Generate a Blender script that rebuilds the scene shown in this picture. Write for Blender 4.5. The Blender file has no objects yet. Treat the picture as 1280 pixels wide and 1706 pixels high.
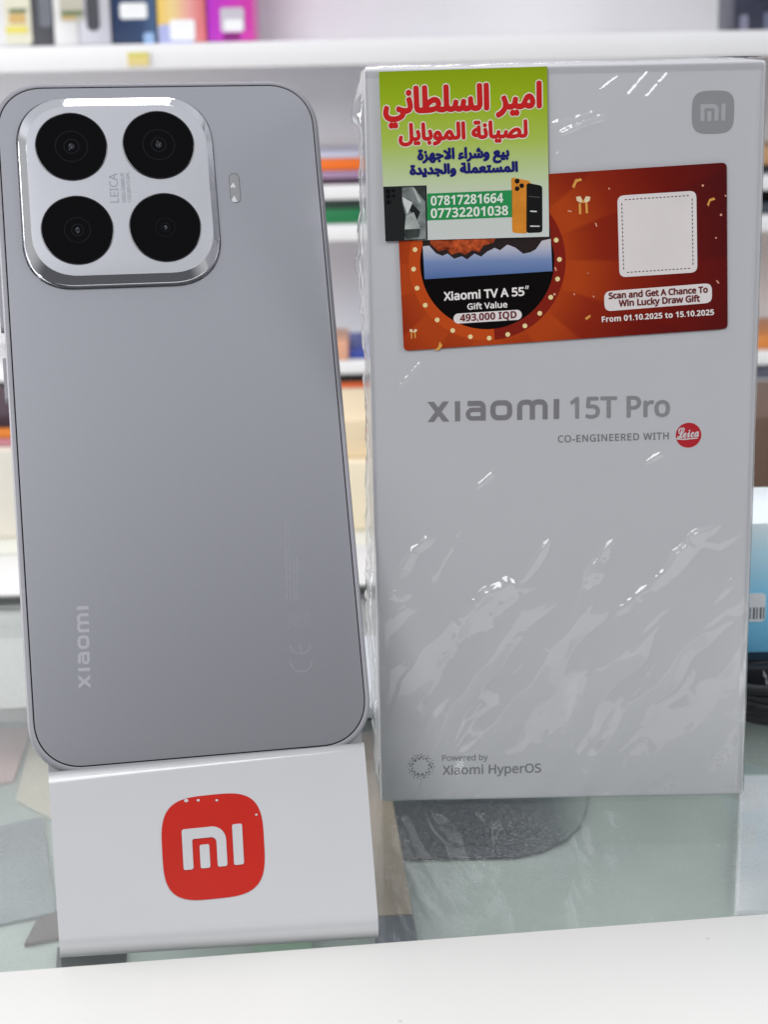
import bpy, bmesh, math, random
import numpy as np
from mathutils import Matrix, Vector
from mathutils.geometry import delaunay_2d_cdt
random.seed(7); rng = np.random.default_rng(11)
sc = bpy.context.scene
COL = sc.collection
S = 0.001                                   # everything below is written in millimetres
# ------------------------------------------------------------------ camera
F, PITCH, ROLL, CAMH = 3000.0, 0.261648521, -0.0222835370, 186.404162
WP, HP = 1280.0, 1706.0
c_, s_ = math.cos, math.sin
FWD = np.array([0, c_(PITCH), -s_(PITCH)]); UP0 = np.array([0, s_(PITCH), c_(PITCH)]); RT0 = np.array([1.0, 0, 0])
RT = c_(ROLL)*RT0 + s_(ROLL)*UP0; UP = -s_(ROLL)*RT0 + c_(ROLL)*UP0
CAM = np.array([0, 0, CAMH])
cd = bpy.data.cameras.new('camera'); cam = bpy.data.objects.new('camera', cd); COL.objects.link(cam)
cd.sensor_fit = 'VERTICAL'; cd.sensor_height = 36; cd.lens = F/HP*36
cd.clip_start = 0.01; cd.clip_end = 50
M = Matrix.Identity(4)
for i in range(3):
    M[i][0] = RT[i]; M[i][1] = UP[i]; M[i][2] = -FWD[i]; M[i][3] = CAM[i]*S
cam.matrix_world = M
cd.dof.use_dof = True; cd.dof.focus_distance = 0.405; cd.dof.aperture_fstop = cd.lens/2.3
sc.camera = cam
# ------------------------------------------------------------------ world and lamps
w = bpy.data.worlds.new('World'); sc.world = w; w.use_nodes = True
nt = w.node_tree; bg = nt.nodes['Background']
tc = nt.nodes.new('ShaderNodeTexCoord'); sx = nt.nodes.new('ShaderNodeSeparateXYZ'); nt.links.new(tc.outputs['Generated'], sx.inputs[0])
rp = nt.nodes.new('ShaderNodeValToRGB'); nt.links.new(sx.outputs['Z'], rp.inputs[0])
e = rp.color_ramp.elements
e[0].position = 0.0; e[0].color = (.10, .10, .11, 1)
e[1].position = 1.0; e[1].color = (.50, .51, .54, 1)
for p_, v_ in ((.30, .07), (.48, .09), (.58, .50), (.68, .60)):
    q = e.new(p_); q.color = (v_*.98, v_, v_*1.07, 1)
ab = nt.nodes.new('ShaderNodeMath'); ab.operation = 'ABSOLUTE'; nt.links.new(sx.outputs['X'], ab.inputs[0])
sd_ = nt.nodes.new('ShaderNodeMapRange'); sd_.interpolation_type = 'SMOOTHSTEP'; nt.links.new(ab.outputs[0], sd_.inputs[0])
sd_.inputs[1].default_value = .55; sd_.inputs[2].default_value = .95; sd_.inputs[3].default_value = 0; sd_.inputs[4].default_value = .38
mw = nt.nodes.new('ShaderNodeMix'); mw.data_type = 'RGBA'; mw.blend_type = 'ADD'; mw.inputs['Factor'].default_value = 1
nt.links.new(rp.outputs[0], mw.inputs['A']); nt.links.new(sd_.outputs[0], mw.inputs['B']); nt.links.new(mw.outputs['Result'], bg.inputs[0])
bg.inputs[1].default_value = 1.0
def area(name, loc, size, sy, power, target, color=(1, 1, 1)):
    l = bpy.data.lights.new(name, 'AREA'); l.shape = 'RECTANGLE'; l.size = size; l.size_y = sy; l.energy = power; l.color = color
    o = bpy.data.objects.new(name, l); COL.objects.link(o); o.location = Vector(loc)*S
    d = Vector(target)*S - o.location; o.rotation_euler = d.to_track_quat('-Z', 'Y').to_euler()
    return o
area('ceiling_panel_lamp', (-100, 975, 1700), 1.6, .3, 11, (0, 950, 0), (1, .99, .98))
area('shop_front_lamp', (-950, -1900, 1500), 1.2, 1.2, 36, (0, 900, 0), (.97, .985, 1))
area('right_fill_light', (2500, -800, 1500), 1.0, 1.0, 26, (100, 600, 0), (.97, .985, 1))  # added fill from the right for the blue box and the shadowed side
area('side_shelf_lamp', (-1500, 850, 250), .8, .8, 20, (0, 1400, 0), (1, .99, .98))  # added low fill that brightens the wall behind the shelves
sc.view_settings.view_transform = 'Standard'; sc.view_settings.look = 'None'
sc.view_settings.exposure = 0; sc.view_settings.gamma = 1; sc.view_settings.use_curve_mapping = False
sc.cycles.max_bounces = 12; sc.cycles.transparent_max_bounces = 16; sc.cycles.caustics_reflective = False; sc.cycles.caustics_refractive = False
# ------------------------------------------------------------------ helpers
def ray(px, py): return RT*(px-640)/F + UP*(853-py)/F + FWD
def onz(px, py, z):
    d = ray(px, py); return CAM + d*(z-CAMH)/d[2]
def ony(px, py, Y):
    d = ray(px, py); return CAM + d*Y/d[1]
def lin(c): return tuple(((x/255)/12.92 if x/255 <= .04045 else ((x/255+.055)/1.055)**2.4) for x in c)
def alb(c, k=.42, hi=.86): return tuple(min(hi, x/k) for x in lin(c))
def mat(name, col, rough=.5, metal=0.0, spec=.5, vary=.04, scale=60, bump=0.0, coat=0.0, bscale=None):
    m = bpy.data.materials.new(name); m.use_nodes = True; n = m.node_tree.nodes; L = m.node_tree.links; b = n['Principled BSDF']
    b.inputs['Roughness'].default_value = rough; b.inputs['Metallic'].default_value = metal
    b.inputs['Specular IOR Level'].default_value = spec; b.inputs['Coat Weight'].default_value = coat
    t = n.new('ShaderNodeTexCoord'); z = n.new('ShaderNodeTexNoise'); z.inputs['Scale'].default_value = scale; z.inputs['Detail'].default_value = 5
    L.new(t.outputs['Object'], z.inputs['Vector'])
    r = n.new('ShaderNodeValToRGB'); L.new(z.outputs['Fac'], r.inputs[0])
    r.color_ramp.elements[0].position = .3; r.color_ramp.elements[1].position = .7
    r.color_ramp.elements[0].color = tuple(x*(1-vary) for x in col)+(1,); r.color_ramp.elements[1].color = tuple(min(1, x*(1+vary)) for x in col)+(1,)
    L.new(r.outputs[0], b.inputs['Base Color'])
    if bump:
        z2 = n.new('ShaderNodeTexNoise'); z2.inputs['Scale'].default_value = bscale or scale*8; z2.inputs['Detail'].default_value = 3; L.new(t.outputs['Object'], z2.inputs['Vector'])
        k = n.new('ShaderNodeBump'); k.inputs['Strength'].default_value = bump; k.inputs['Distance'].default_value = .0003
        L.new(z2.outputs['Fac'], k.inputs['Height']); L.new(k.outputs[0], b.inputs['Normal'])
    return m
def ramp_mat(name, axis, stops, rough=.4, scale=S, noise=0.0, coat=0):
    """printed colour that changes along a local axis (0 x, 2 z); stops in mm"""
    m = mat(name, (1, 1, 1), rough, coat=coat); n = m.node_tree.nodes; L = m.node_tree.links; b = n['Principled BSDF']
    t = n.new('ShaderNodeTexCoord'); s = n.new('ShaderNodeSeparateXYZ'); L.new(t.outputs['Object'], s.inputs[0])
    mr = n.new('ShaderNodeMapRange'); L.new(s.outputs[axis], mr.inputs[0])
    a, z = stops[0][0], stops[-1][0]; mr.inputs[1].default_value = a*S; mr.inputs[2].default_value = z*S
    r = n.new('ShaderNodeValToRGB'); L.new(mr.outputs[0], r.inputs[0]); el = r.color_ramp.elements
    el[0].position = 0; el[0].color = stops[0][1]+(1,); el[1].position = 1; el[1].color = stops[-1][1]+(1,)
    for p, cc in stops[1:-1]:
        q = el.new((p-a)/(z-a)); q.color = cc+(1,)
    L.new(r.outputs[0], b.inputs['Base Color']); return m
def prop(o, label=None, cat=None, group=None, kind=None):
    if label: o['label'] = label
    if cat: o['category'] = cat
    if group: o['group'] = group
    if kind: o['kind'] = kind
    return o
def thing(name, label, cat, loc=(0, 0, 0), rot=None, group=None):
    o = bpy.data.objects.new(name, None); COL.objects.link(o); o.empty_display_size = .02
    mm = (Matrix(rot.tolist()).to_4x4() if rot is not None else Matrix.Identity(4)); mm.translation = Vector(loc)*S
    o.matrix_world = mm
    return prop(o, label, cat, group)
class MB:
    def __init__(s): s.v = []; s.f = []; s.m = []
    def add(s, vs, fs, mi=0):
        k = len(s.v); s.v += [tuple(map(float, v)) for v in vs]
        for f in fs: s.f.append(tuple(i+k for i in f)); s.m.append(mi)
        return s
    def box(s, a, b, bev=0, mi=0, seg=2):
        bm = bmesh.new(); bmesh.ops.create_cube(bm, size=1)
        for v in bm.verts: v.co = Vector([(a[i]+b[i])/2 + v.co[i]*(b[i]-a[i]) for i in range(3)])
        if bev: bmesh.ops.bevel(bm, geom=bm.edges[:], offset=bev, segments=seg, profile=.5, affect='EDGES')
        bm.verts.index_update(); s.add([v.co[:] for v in bm.verts], [[v.index for v in f.verts] for f in bm.faces], mi); bm.free(); return s
    def loft(s, rings, mi=0, cap0=False, cap1=False, closed=True):
        n = len(rings[0]); vs = [p for r in rings for p in r]; fs = []
        for k in range(len(rings)-1):
            for i in range(n if closed else n-1):
                j = (i+1) % n; fs.append((k*n+i, k*n+j, (k+1)*n+j, (k+1)*n+i))
        if cap0: fs.append(tuple(range(n))[::-1])
        if cap1: fs.append(tuple((len(rings)-1)*n+i for i in range(n)))
        return s.add(vs, fs, mi)
    def build(s, name, mats, parent=None, smooth=False, label=None, auto=None):
        me = bpy.data.meshes.new(name); me.from_pydata([(x*S, y*S, z*S) for x, y, z in s.v], [], s.f)
        for m in (mats if isinstance(mats, (list, tuple)) else [mats]): me.materials.append(m)
        me.polygons.foreach_set('material_index', s.m)
        if smooth: me.polygons.foreach_set('use_smooth', [True]*len(me.polygons))
        me.update()
        if auto:
            bm = bmesh.new(); bm.from_mesh(me)
            bmesh.ops.recalc_face_normals(bm, faces=bm.faces[:])
            for ed in bm.edges: ed.smooth = not (len(ed.link_faces) == 2 and ed.calc_face_angle(0) > math.radians(auto))
            for f in bm.faces: f.smooth = True
            bm.to_mesh(me); bm.free()
        o = bpy.data.objects.new(name, me); COL.objects.link(o)
        if parent: o.parent = parent
        if label: o['label'] = label
        return o
def thin_fresnel(n, L, ior):
    g = n.new('ShaderNodeNewGeometry'); k = n.new('ShaderNodeMapRange'); L.new(g.outputs['Backfacing'], k.inputs[0])
    k.inputs[3].default_value = ior; k.inputs[4].default_value = 1/ior
    fr = n.new('ShaderNodeFresnel'); L.new(k.outputs[0], fr.inputs['IOR']); return fr
def rr(x0, x1, z0, z1, r, n=14, p=2.0):
    """rounded rectangle outline, counter-clockwise seen from -y"""
    out = []
    for cx, cz, a0 in ((x1-r, z0+r, -90), (x1-r, z1-r, 0), (x0+r, z1-r, 90), (x0+r, z0+r, 180)):
        for i in range(n+1):
            a = math.radians(a0+90*i/n); ca, sa = math.cos(a), math.sin(a)
            out.append((cx+r*math.copysign(abs(ca)**(2/p), ca), cz+r*math.copysign(abs(sa)**(2/p), sa)))
    return out
def ring(o2, y): return [(x, y, z) for x, z in o2]
# ---- text
AR = {'ا':0xFE8D,'ب':0xFE8F,'ة':0xFE93,'ت':0xFE95,'ج':0xFE9D,'د':0xFEA9,'ر':0xFEAD,'ز':0xFEAF,'س':0xFEB1,'ش':0xFEB5,'ص':0xFEB9,'ط':0xFEC1,'ع':0xFEC9,'ل':0xFEDD,'م':0xFEE1,'ن':0xFEE5,'ه':0xFEE9,'و':0xFEED,'ي':0xFEF1,'ء':0xFE80,'ﻻ':0xFEFB}
NJ = set('اةدرزوءﻻ')
def shape(s):
    s = s.replace('لا', 'ﻻ'); out = ''
    for i, c in enumerate(s):
        if c not in AR: out += c; continue
        p = s[i-1] if i else ' '; n = s[i+1] if i+1 < len(s) else ' '
        jp = p in AR and p not in NJ and c != 'ء'; jn = n in AR and n != 'ء' and c not in NJ
        out += chr(AR[c] + (3 if jp and jn else 2 if jn else 1 if jp else 0))
    return out[::-1]
def sans(s, bold=False):
    o = ''
    for c in s:
        if c in '0123456789': o += chr((0x1D7EC if bold else 0x1D7E2)+int(c))
        elif 'A' <= c <= 'Z': o += chr((0x1D5D4 if bold else 0x1D5A0)+ord(c)-65)
        elif 'a' <= c <= 'z': o += chr((0x1D5EE if bold else 0x1D5BA)+ord(c)-97)
        else: o += c
    return o
def script(s): return ''.join(chr((0x1D4D0+ord(c)-65) if c.isupper() else (0x1D4EA+ord(c)-97)) for c in s)
TC = {}
def textgeo(body, spacing=1.0):
    key = (body, spacing)
    if key in TC: return TC[key]
    c = bpy.data.curves.new('lettering', 'FONT'); c.body = body; c.resolution_u = 4; c.space_character = spacing; c.fill_mode = 'NONE'
    o = bpy.data.objects.new('lettering', c); COL.objects.link(o); bpy.context.view_layer.update()
    me = bpy.data.meshes.new_from_object(o.evaluated_get(bpy.context.evaluated_depsgraph_get()))
    P = np.array([v.co[:2] for v in me.vertices]); Ed = np.array([e_.vertices[:] for e_ in me.edges])
    bpy.data.objects.remove(o); bpy.data.curves.remove(c); bpy.data.meshes.remove(me)
    # outlines -> triangles, keeping those whose winding number is not zero (overlapping strokes join)
    res = delaunay_2d_cdt([Vector(p) for p in P], [tuple(map(int, e_)) for e_ in Ed], [], 0, 1e-5)
    Q = np.array([v[:] for v in res[0]]); T = [f for f in res[2]]
    A = P[Ed[:, 0]]; B = P[Ed[:, 1]]; Fs = []
    for f in T:
        x, y = Q[list(f)].mean(0); up_ = (A[:, 1] <= y) & (B[:, 1] > y); dn = (A[:, 1] > y) & (B[:, 1] <= y)
        side = (B[:, 0]-A[:, 0])*(y-A[:, 1])-(x-A[:, 0])*(B[:, 1]-A[:, 1])
        if int((up_ & (side > 0)).sum())-int((dn & (side < 0)).sum()):
            a, b, d = Q[f[0]], Q[f[1]], Q[f[2]]
            Fs.append(list(f) if (b[0]-a[0])*(d[1]-a[1])-(d[0]-a[0])*(b[1]-a[1]) > 0 else list(f)[::-1])
    TC[key] = (Q, Fs); return TC[key]
def text_on(mb, body, pL, pR, pT, uv, h, bold=0.0, mi=0, spacing=1.0, cap=None, stagger=.006):
    """letters from pL to pR along the baseline (photo points), pT = top of the capitals above pL;
    uv(px,py) -> (x, z) on the printed face; h = how far they stand off it"""
    V, Fs = textgeo(body, spacing)
    x0, x1 = V[:, 0].min(), V[:, 0].max(); cap = cap or V[:, 1].max()
    use = sorted({i for f in Fs for i in f}); re_ = {q: k for k, q in enumerate(use)}; V = V[use]; Fs = [[re_[i] for i in f] for f in Fs]
    A, B, T = (np.array(uv(*p)) for p in (pL, pR, pT))
    ex = (B-A)/(x1-x0); ey = (T-A)/cap
    offs = [(0, 0)] + ([(bold*math.cos(a), bold*math.sin(a)) for a in np.arange(8)*math.pi/4] if bold else [])
    for k, (dx, dy) in enumerate(offs):
        P = A + np.outer(V[:, 0]-x0, ex) + np.outer(V[:, 1], ey) + np.array([dx, dy])
        hh = np.full(len(V), h + k*.0012)
        mb.add(np.stack([P[:, 0], -hh, P[:, 1]], 1), Fs, mi)
def poly_on(mb, pts, uv, h, mi=0):
    P = [uv(*p) for p in pts]
    a = sum(P[i][0]*P[(i+1) % len(P)][1]-P[(i+1) % len(P)][0]*P[i][1] for i in range(len(P)))
    ix = list(range(len(P)));  ix = ix if a > 0 else ix[::-1]
    mb.add([(x, -h, z) for x, z in P], [ix], mi)
def pface(mb, P, h, mi=0):
    a = sum(P[i][0]*P[(i+1) % len(P)][1]-P[(i+1) % len(P)][0]*P[i][1] for i in range(len(P)))
    ix = list(range(len(P))); ix = ix if a > 0 else ix[::-1]
    mb.add([(x, -h, z) for x, z in P], [ix], mi)
def disc(mb, c, r, h, mi=0, n=40, rz=None):
    rz = rz or r; pface(mb, [(c[0]+r*math.cos(t), c[1]+rz*math.sin(t)) for t in np.arange(n)*2*math.pi/n], h, mi)
def lerp(a, b, t): return tuple(np.array(a)*(1-t)+np.array(b)*t)
def quad_map(TL, TR, BR, BL):
    return lambda u, v: tuple((np.array(TL)*(1-u)+np.array(TR)*u)*(1-v) + (np.array(BL)*(1-u)+np.array(BR)*u)*v)
def stroke(path, wd, closed=False):
    """thick line along a path -> list of quads (2D)"""
    P = [np.array(p, float) for p in path]; n = len(P); Lf, Rt = [], []
    for i in range(n):
        a = P[i]-P[i-1] if (i or closed) else P[1]-P[0]
        b = P[(i+1) % n]-P[i] if (i < n-1 or closed) else a
        a = a/np.linalg.norm(a); b = b/np.linalg.norm(b); t = a+b; t = t/np.linalg.norm(t)
        nn = np.array([-t[1], t[0]]); k = wd/2/max(.3, float(np.dot(nn, [-b[1], b[0]])))
        Lf.append(P[i]+nn*k); Rt.append(P[i]-nn*k)
    return [[tuple(Rt[i]), tuple(Rt[(i+1) % n]), tuple(Lf[(i+1) % n]), tuple(Lf[i])] for i in range(n if closed else n-1)]
def arc(c, r, a0, a1, n=8): return [(c[0]+r*math.cos(math.radians(a0+(a1-a0)*i/n)), c[1]+r*math.sin(math.radians(a0+(a1-a0)*i/n))) for i in range(n+1)]
def wordmark():
    """the six rounded letters of the maker's word, x 0..937, y 0..143"""
    w_ = 37; h = w_/2; out = []
    out.append([[(0, 143), (46, 143), (155, 0), (109, 0)]]); out.append([[(109, 143), (155, 143), (46, 0), (0, 0)]])
    out.append([[(195, 0), (233, 0), (233, 143), (195, 143)]])
    a = 273; r_ = a+142-h
    out.append(stroke([(a+12, 143-h)]+arc((r_-30, 143-h-30), 30, 90, 0)+[(r_, 0)], w_))
    out.append(stroke([(r_-2, 89-h+8)]+[(a+h+26, 89-h+8)]+arc((a+h+26, 48), 30, 90, 270)+[(r_-2, h)], w_-5))
    o0, o1 = 447+h, 603-h
    out.append(stroke(arc((o1-38, 143-h-38), 38, 0, 90)+arc((o0+38, 143-h-38), 38, 90, 180)+arc((o0+38, h+38), 38, 180, 270)+arc((o1-38, h+38), 38, 270, 360), w_, True))
    m0, m1 = 637+h, 855-h; mc = (m0+m1)/2
    out.append(stroke([(m0, 0)]+arc((m0+34, 143-h-34), 34, 180, 90)+arc((mc-34, 143-h-34), 34, 90, 0)+[(mc, 0)], w_))
    out.append(stroke(arc((mc+34, 143-h-34), 34, 180, 90)+arc((m1-34, 143-h-34), 34, 90, 0)+[(m1, 0)], w_))
    out.append([[(897, 0), (937, 0), (937, 143), (897, 143)]])
    return out
def wordmark_on(mb, pL, pR, pT, uv, h, mi=0):
    A, B, T = (np.array(uv(*p)) for p in (pL, pR, pT)); ex = (B-A)/937; ey = (T-A)/143
    for k, quads in enumerate(wordmark()):
        for q in quads: pface(mb, [tuple(A+ex*x+ey*y) for x, y in q], h+.01*(k % 2), mi)
def squircle(n=72, p=3.6):
    return [(math.copysign(abs(math.cos(t))**(2/p), math.cos(t)), math.copysign(abs(math.sin(t))**(2/p), math.sin(t))) for t in np.arange(n)*2*math.pi/n]
def mark_letters():
    """the two letters inside the emblem, unit square -1..1"""
    def rnd(x0, x1, y0, y1, r=.035): return [rr(x0, x1, y0, y1, r, 4)]
    t, b = .385, -.40
    out = [(-.60, b+.03), (-.60, t-.03), (-.57, t), (-.40, t), (-.02, t)]+arc((-.02, .105), .28, 90, 0, 10)[1:]+[(.26, b+.03)]
    inn = [(-.405, b+.03), (-.405, .10), (-.405, .15), (-.38, .18), (-.035, .18)]+arc((-.035, .075), .105, 90, 0, 10)[1:]+[(.07, b+.03)]
    q = [[out[i], out[i+1], inn[i+1], inn[i]] for i in range(len(out)-1)]
    q += [[(-.60, b+.03), (-.405, b+.03), (-.43, b), (-.575, b)], [(.07, b+.03), (.26, b+.03), (.235, b), (.095, b)]]
    return q + rnd(-.265, -.075, b, .055) + rnd(.39, .585, b, t)
def solve_patch(px, py, P00, P10, P01, P11):
    """point of the bilinear patch on the sight line of a photo point"""
    d = ray(px, py); x = np.array([.5, .5, np.linalg.norm(P00-CAM)])
    for _ in range(12):
        u, v, t = x; B = P00*(1-u)*(1-v)+P10*u*(1-v)+P01*(1-u)*v+P11*u*v
        du = (P10-P00)*(1-v)+(P11-P01)*v; dv = (P01-P00)*(1-u)+(P11-P10)*u
        x = x-np.linalg.solve(np.stack([du, dv, -d], 1), B-CAM-t*d)
    u, v, t = x; n = np.cross(du, dv); n /= np.linalg.norm(n)
    return CAM+t*d, n
# ------------------------------------------------------------------ materials
white_board = mat('white_laminate', (.80, .80, .80), .45, vary=.015, scale=20)
shelf_white = mat('shelf_white', (.80, .80, .82), .5, vary=.02, scale=8)
# =================================================================== THE SETTING
fl = MB(); fl.box((-2500, -600, -960), (2500, 2200, -940))
prop(fl.build('floor', mat('floor_tile', (.16, .15, .145), .35, vary=.08, scale=3)), kind='structure')
# ------------------------------------------------------------------ display counter
CT = thing('display_counter', 'white framed shop counter with a scratched glass top in the foreground', 'counter')
FA, FB = onz(0, 1617, 1.0), onz(1280, 1520, 1.0)              # front edge of the glass
BA, BB = onz(0, 990, 2.0), onz(605, 972, 2.0)                 # rear edge
def along(A, B, x): t = (x-A[0])/(B[0]-A[0]); return A[1]+(B[1]-A[1])*t
XL, XR = -420, 420
def slab(y0l, y0r, y1l, y1r, z0, z1, bev=.6):
    mb = MB(); mb.box((0, 0, z0), (1, 1, z1))
    bm = bmesh.new(); bmesh.ops.create_cube(bm, size=1)
    for v in bm.verts:
        x = XL if v.co.x < 0 else XR; l = v.co.x < 0
        y = (y0l if l else y0r) if v.co.y < 0 else (y1l if l else y1r)
        v.co = Vector((x, y, z0 if v.co.z < 0 else z1))
    if bev: bmesh.ops.bevel(bm, geom=bm.edges[:], offset=bev, segments=2, profile=.5, affect='EDGES')
    bm.verts.index_update(); r = MB().add([v.co[:] for v in bm.verts], [[v.index for v in f.verts] for f in bm.faces]); bm.free(); return r
fl_, fr_ = along(FA, FB, XL), along(FA, FB, XR); bl_, br_ = along(BA, BB, XL), along(BA, BB, XR)
frame_m = mat('counter_white', (.79, .78, .755), .4, vary=.02, scale=14, bump=.04, bscale=900)
# a few specks of dirt on the white board
n = frame_m.node_tree.nodes; L = frame_m.node_tree.links; b = n['Principled BSDF']
t = n.new('ShaderNodeTexCoord'); vz = n.new('ShaderNodeTexVoronoi'); vz.voronoi_dimensions = '2D'; vz.inputs['Scale'].default_value = 17; L.new(t.outputs['Object'], vz.inputs['Vector'])
r = n.new('ShaderNodeValToRGB'); r.color_ramp.elements[0].position = .004; r.color_ramp.elements[1].position = .009; L.new(vz.outputs['Distance'], r.inputs[0])
nz = n.new('ShaderNodeTexNoise'); nz.inputs['Scale'].default_value = 900; L.new(t.outputs['Object'], nz.inputs['Vector'])
mx = n.new('ShaderNodeMix'); mx.data_type = 'RGBA'; mx.inputs['A'].default_value = (.60, .58, .54, 1)
L.new(r.outputs[0], mx.inputs['Factor']); old = b.inputs['Base Color'].links[0].from_socket; L.new(old, mx.inputs['B']); L.new(mx.outputs['Result'], b.inputs['Base Color'])
slab(fl_-58, fr_-58, fl_, fr_, -40, 1.0, .8).build('front_frame', frame_m, CT, auto=40)
slab(bl_, br_, bl_+48, br_+48, -40, 2.0, .8).build('rear_frame', frame_m, CT, auto=40)
slab(bl_-2.5, br_-2.5, bl_-.2, br_-.2, -3, 1.2, 0).build('rear_trim', mat('dark_trim', (.09, .095, .09), .4), CT)
slab(fl_-44, fr_-44, fl_-34, fr_-34, -940, -40.5, 0).build('front_panel', white_board, CT)
# glass
gm = bpy.data.materials.new('counter_glass'); gm.use_nodes = True; n = gm.node_tree.nodes; L = gm.node_tree.links
out = n['Material Output']; n.remove(n['Principled BSDF'])
tr = n.new('ShaderNodeBsdfTransparent'); tr.inputs[0].default_value = (.97, .985, .978, 1)
gl = n.new('ShaderNodeBsdfGlossy'); gl.inputs['Roughness'].default_value = .04
fr = thin_fresnel(n, L, 1.43)
m1 = n.new('ShaderNodeMixShader'); L.new(tr.outputs[0], m1.inputs[1]); L.new(gl.outputs[0], m1.inputs[2])
df = n.new('ShaderNodeBsdfDiffuse'); df.inputs[0].default_value = (.72, .76, .75, 1)
t = n.new('ShaderNodeTexCoord')
def noise(sc_, det, vec, rot=0, sxy=(1, 1)):
    mp = n.new('ShaderNodeMapping'); mp.inputs['Rotation'].default_value = (0, 0, rot); mp.inputs['Scale'].default_value = (sxy[0], sxy[1], 1); L.new(vec, mp.inputs[0])
    z = n.new('ShaderNodeTexNoise'); z.inputs['Scale'].default_value = sc_; z.inputs['Detail'].default_value = det; L.new(mp.outputs[0], z.inputs['Vector']); return z.outputs['Fac']
def rng_(sock, a, b_, o0=0., o1=1.):
    k = n.new('ShaderNodeMapRange'); k.inputs[1].default_value = a; k.inputs[2].default_value = b_; k.inputs[3].default_value = o0; k.inputs[4].default_value = o1; L.new(sock, k.inputs[0]); return k.outputs[0]
def mth(op, a, b_):
    k = n.new('ShaderNodeMath'); k.operation = op
    for i, x in enumerate((a, b_)):
        if isinstance(x, (int, float)): k.inputs[i].default_value = x
        else: L.new(x, k.inputs[i])
    return k.outputs[0]
O = t.outputs['Object']
scr = rng_(noise(1500, 4, O, .25, (.7, 1.3)), .585, .70)           # fine short scratches
scr2 = rng_(noise(2600, 3, O, .9, (.35, 2.0)), .60, .72)
broad = rng_(noise(22, 4, O), .34, .56)
haze = rng_(noise(14, 5, O, .3, (1.6, .6)), .42, .75, .0, .07)
wr = n.new('ShaderNodeVectorMath'); wr.operation = 'DISTANCE'; L.new(O, wr.inputs[0]); wp = onz(790, 1385, 0); wr.inputs[1].default_value = tuple(wp*S)
wr2 = n.new('ShaderNodeVectorMath'); wr2.operation = 'DISTANCE'; L.new(O, wr2.inputs[0]); wp = onz(50, 1440, 0); wr2.inputs[1].default_value = tuple(wp*S)
worn = mth('MAXIMUM', rng_(wr.outputs['Value'], .012, .042, 1, 0), rng_(wr2.outputs['Value'], .008, .03, .8, 0))
broad = mth('MAXIMUM', mth('MULTIPLY', broad, .45), worn)
tot = mth('ADD', mth('MULTIPLY', mth('ADD', mth('MULTIPLY', scr, .40), mth('MULTIPLY', scr2, .4)), broad), haze)
geo = n.new('ShaderNodeNewGeometry'); sz = n.new('ShaderNodeSeparateXYZ'); L.new(geo.outputs['True Normal'], sz.inputs[0])
top = rng_(sz.outputs['Z'], .5, .6)
L.new(mth('MULTIPLY', fr.outputs[0], top), m1.inputs[0])
m2 = n.new('ShaderNodeMixShader'); L.new(mth('MULTIPLY', tot, top), m2.inputs[0]); L.new(m1.outputs[0], m2.inputs[1]); L.new(df.outputs[0], m2.inputs[2])
L.new(m2.outputs[0], out.inputs[0])
slab(fl_+.3, fr_+.3, bl_-2.7, br_-2.7, -6, 0, .3).build('glass_top', gm, CT)
inner_m = mat('inner_board', (.345, .385, .365), .5, vary=.16, scale=14)
slab(fl_-33, fr_-33, bl_+40, br_+40, -66, -60.5, 0).build('inner_shelf', inner_m, CT)
slab(bl_+41, br_+41, bl_+46, br_+46, -940, -40.5, 0).build('rear_panel', white_board, CT)
for x in (XL, XR-8):
    MB().box((x, fl_-33 if x < 0 else fr_-33, -940), (x+8, bl_+40 if x < 0 else br_+40, -67)).build('side_panel', white_board, CT)
# things kept inside the counter, seen blurred through the glass
def inside(name, label, cat, pts, z, h, col, rough=.5, group=None):
    """a flat carton under the glass: photo outline of its top at height z"""
    P = [onz(px, py, z) for px, py in pts]
    mb = MB(); n_ = len(P)
    a = sum(P[i][0]*P[(i+1) % n_][1]-P[(i+1) % n_][0]*P[i][1] for i in range(n_))
    if a < 0: P = P[::-1]
    mb.loft([[(p[0], p[1], z-h) for p in P], [(p[0], p[1], z) for p in P]], cap0=True, cap1=True)
    return prop(mb.build(name, mat(name+'_paint', col, rough, vary=.12, scale=30)), label, cat, group)
ZI = -60.2
def put(name, label, cat, pts, h, col, **k): inside(name, label, cat, pts, ZI+h*.15, h*.15, col, **k)
put('dark_carton', 'dark navy carton under the glass below the sealed white box', 'carton', [(640, 1215), (985, 1210), (984, 1300), (978, 1345), (968, 1374), (944, 1398), (905, 1417), (860, 1427), (652, 1431)], 5, (.016, .020, .034))
xa, xb = onz(870, 1390, ZI)[0], onz(985, 1390, ZI)[0]
dk = bpy.data.objects['dark_carton']; dk.data.materials[0] = ramp_mat('dark_carton_print', 0, [(xa, (.016, .020, .034)), (xa*.5+xb*.5, (.06, .075, .08)), (xb, (.25, .28, .27))], .6)
put('brown_strip', 'tan cardboard strip under the glass beside the white stand', 'cardboard', [(570, 1225), (634, 1222), (688, 1522), (618, 1526)], 7, (.34, .26, .19))
put('slate_case', 'small slate blue case under the glass at the tip of the tan strip', 'phone case', [(628, 1528), (688, 1524), (700, 1590), (622, 1600)], 6, (.045, .06, .085))
put('pale_carton', 'pale grey carton under the glass at the right edge', 'carton', [(1234, 1292), (1420, 1288), (1420, 1512), (1225, 1518)], 9, (.74, .74, .78))
put('pink_carton', 'pink carton under the glass left of the phone', 'carton', [(-120, 1215), (50, 1212), (22, 1300), (-160, 1330)], 6, (.52, .36, .36))
put('beige_carton', 'beige carton under the glass near the left end of the white stand', 'carton', [(56, 1215), (180, 1212), (120, 1380), (26, 1330)], 6, (.58, .53, .44))
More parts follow.
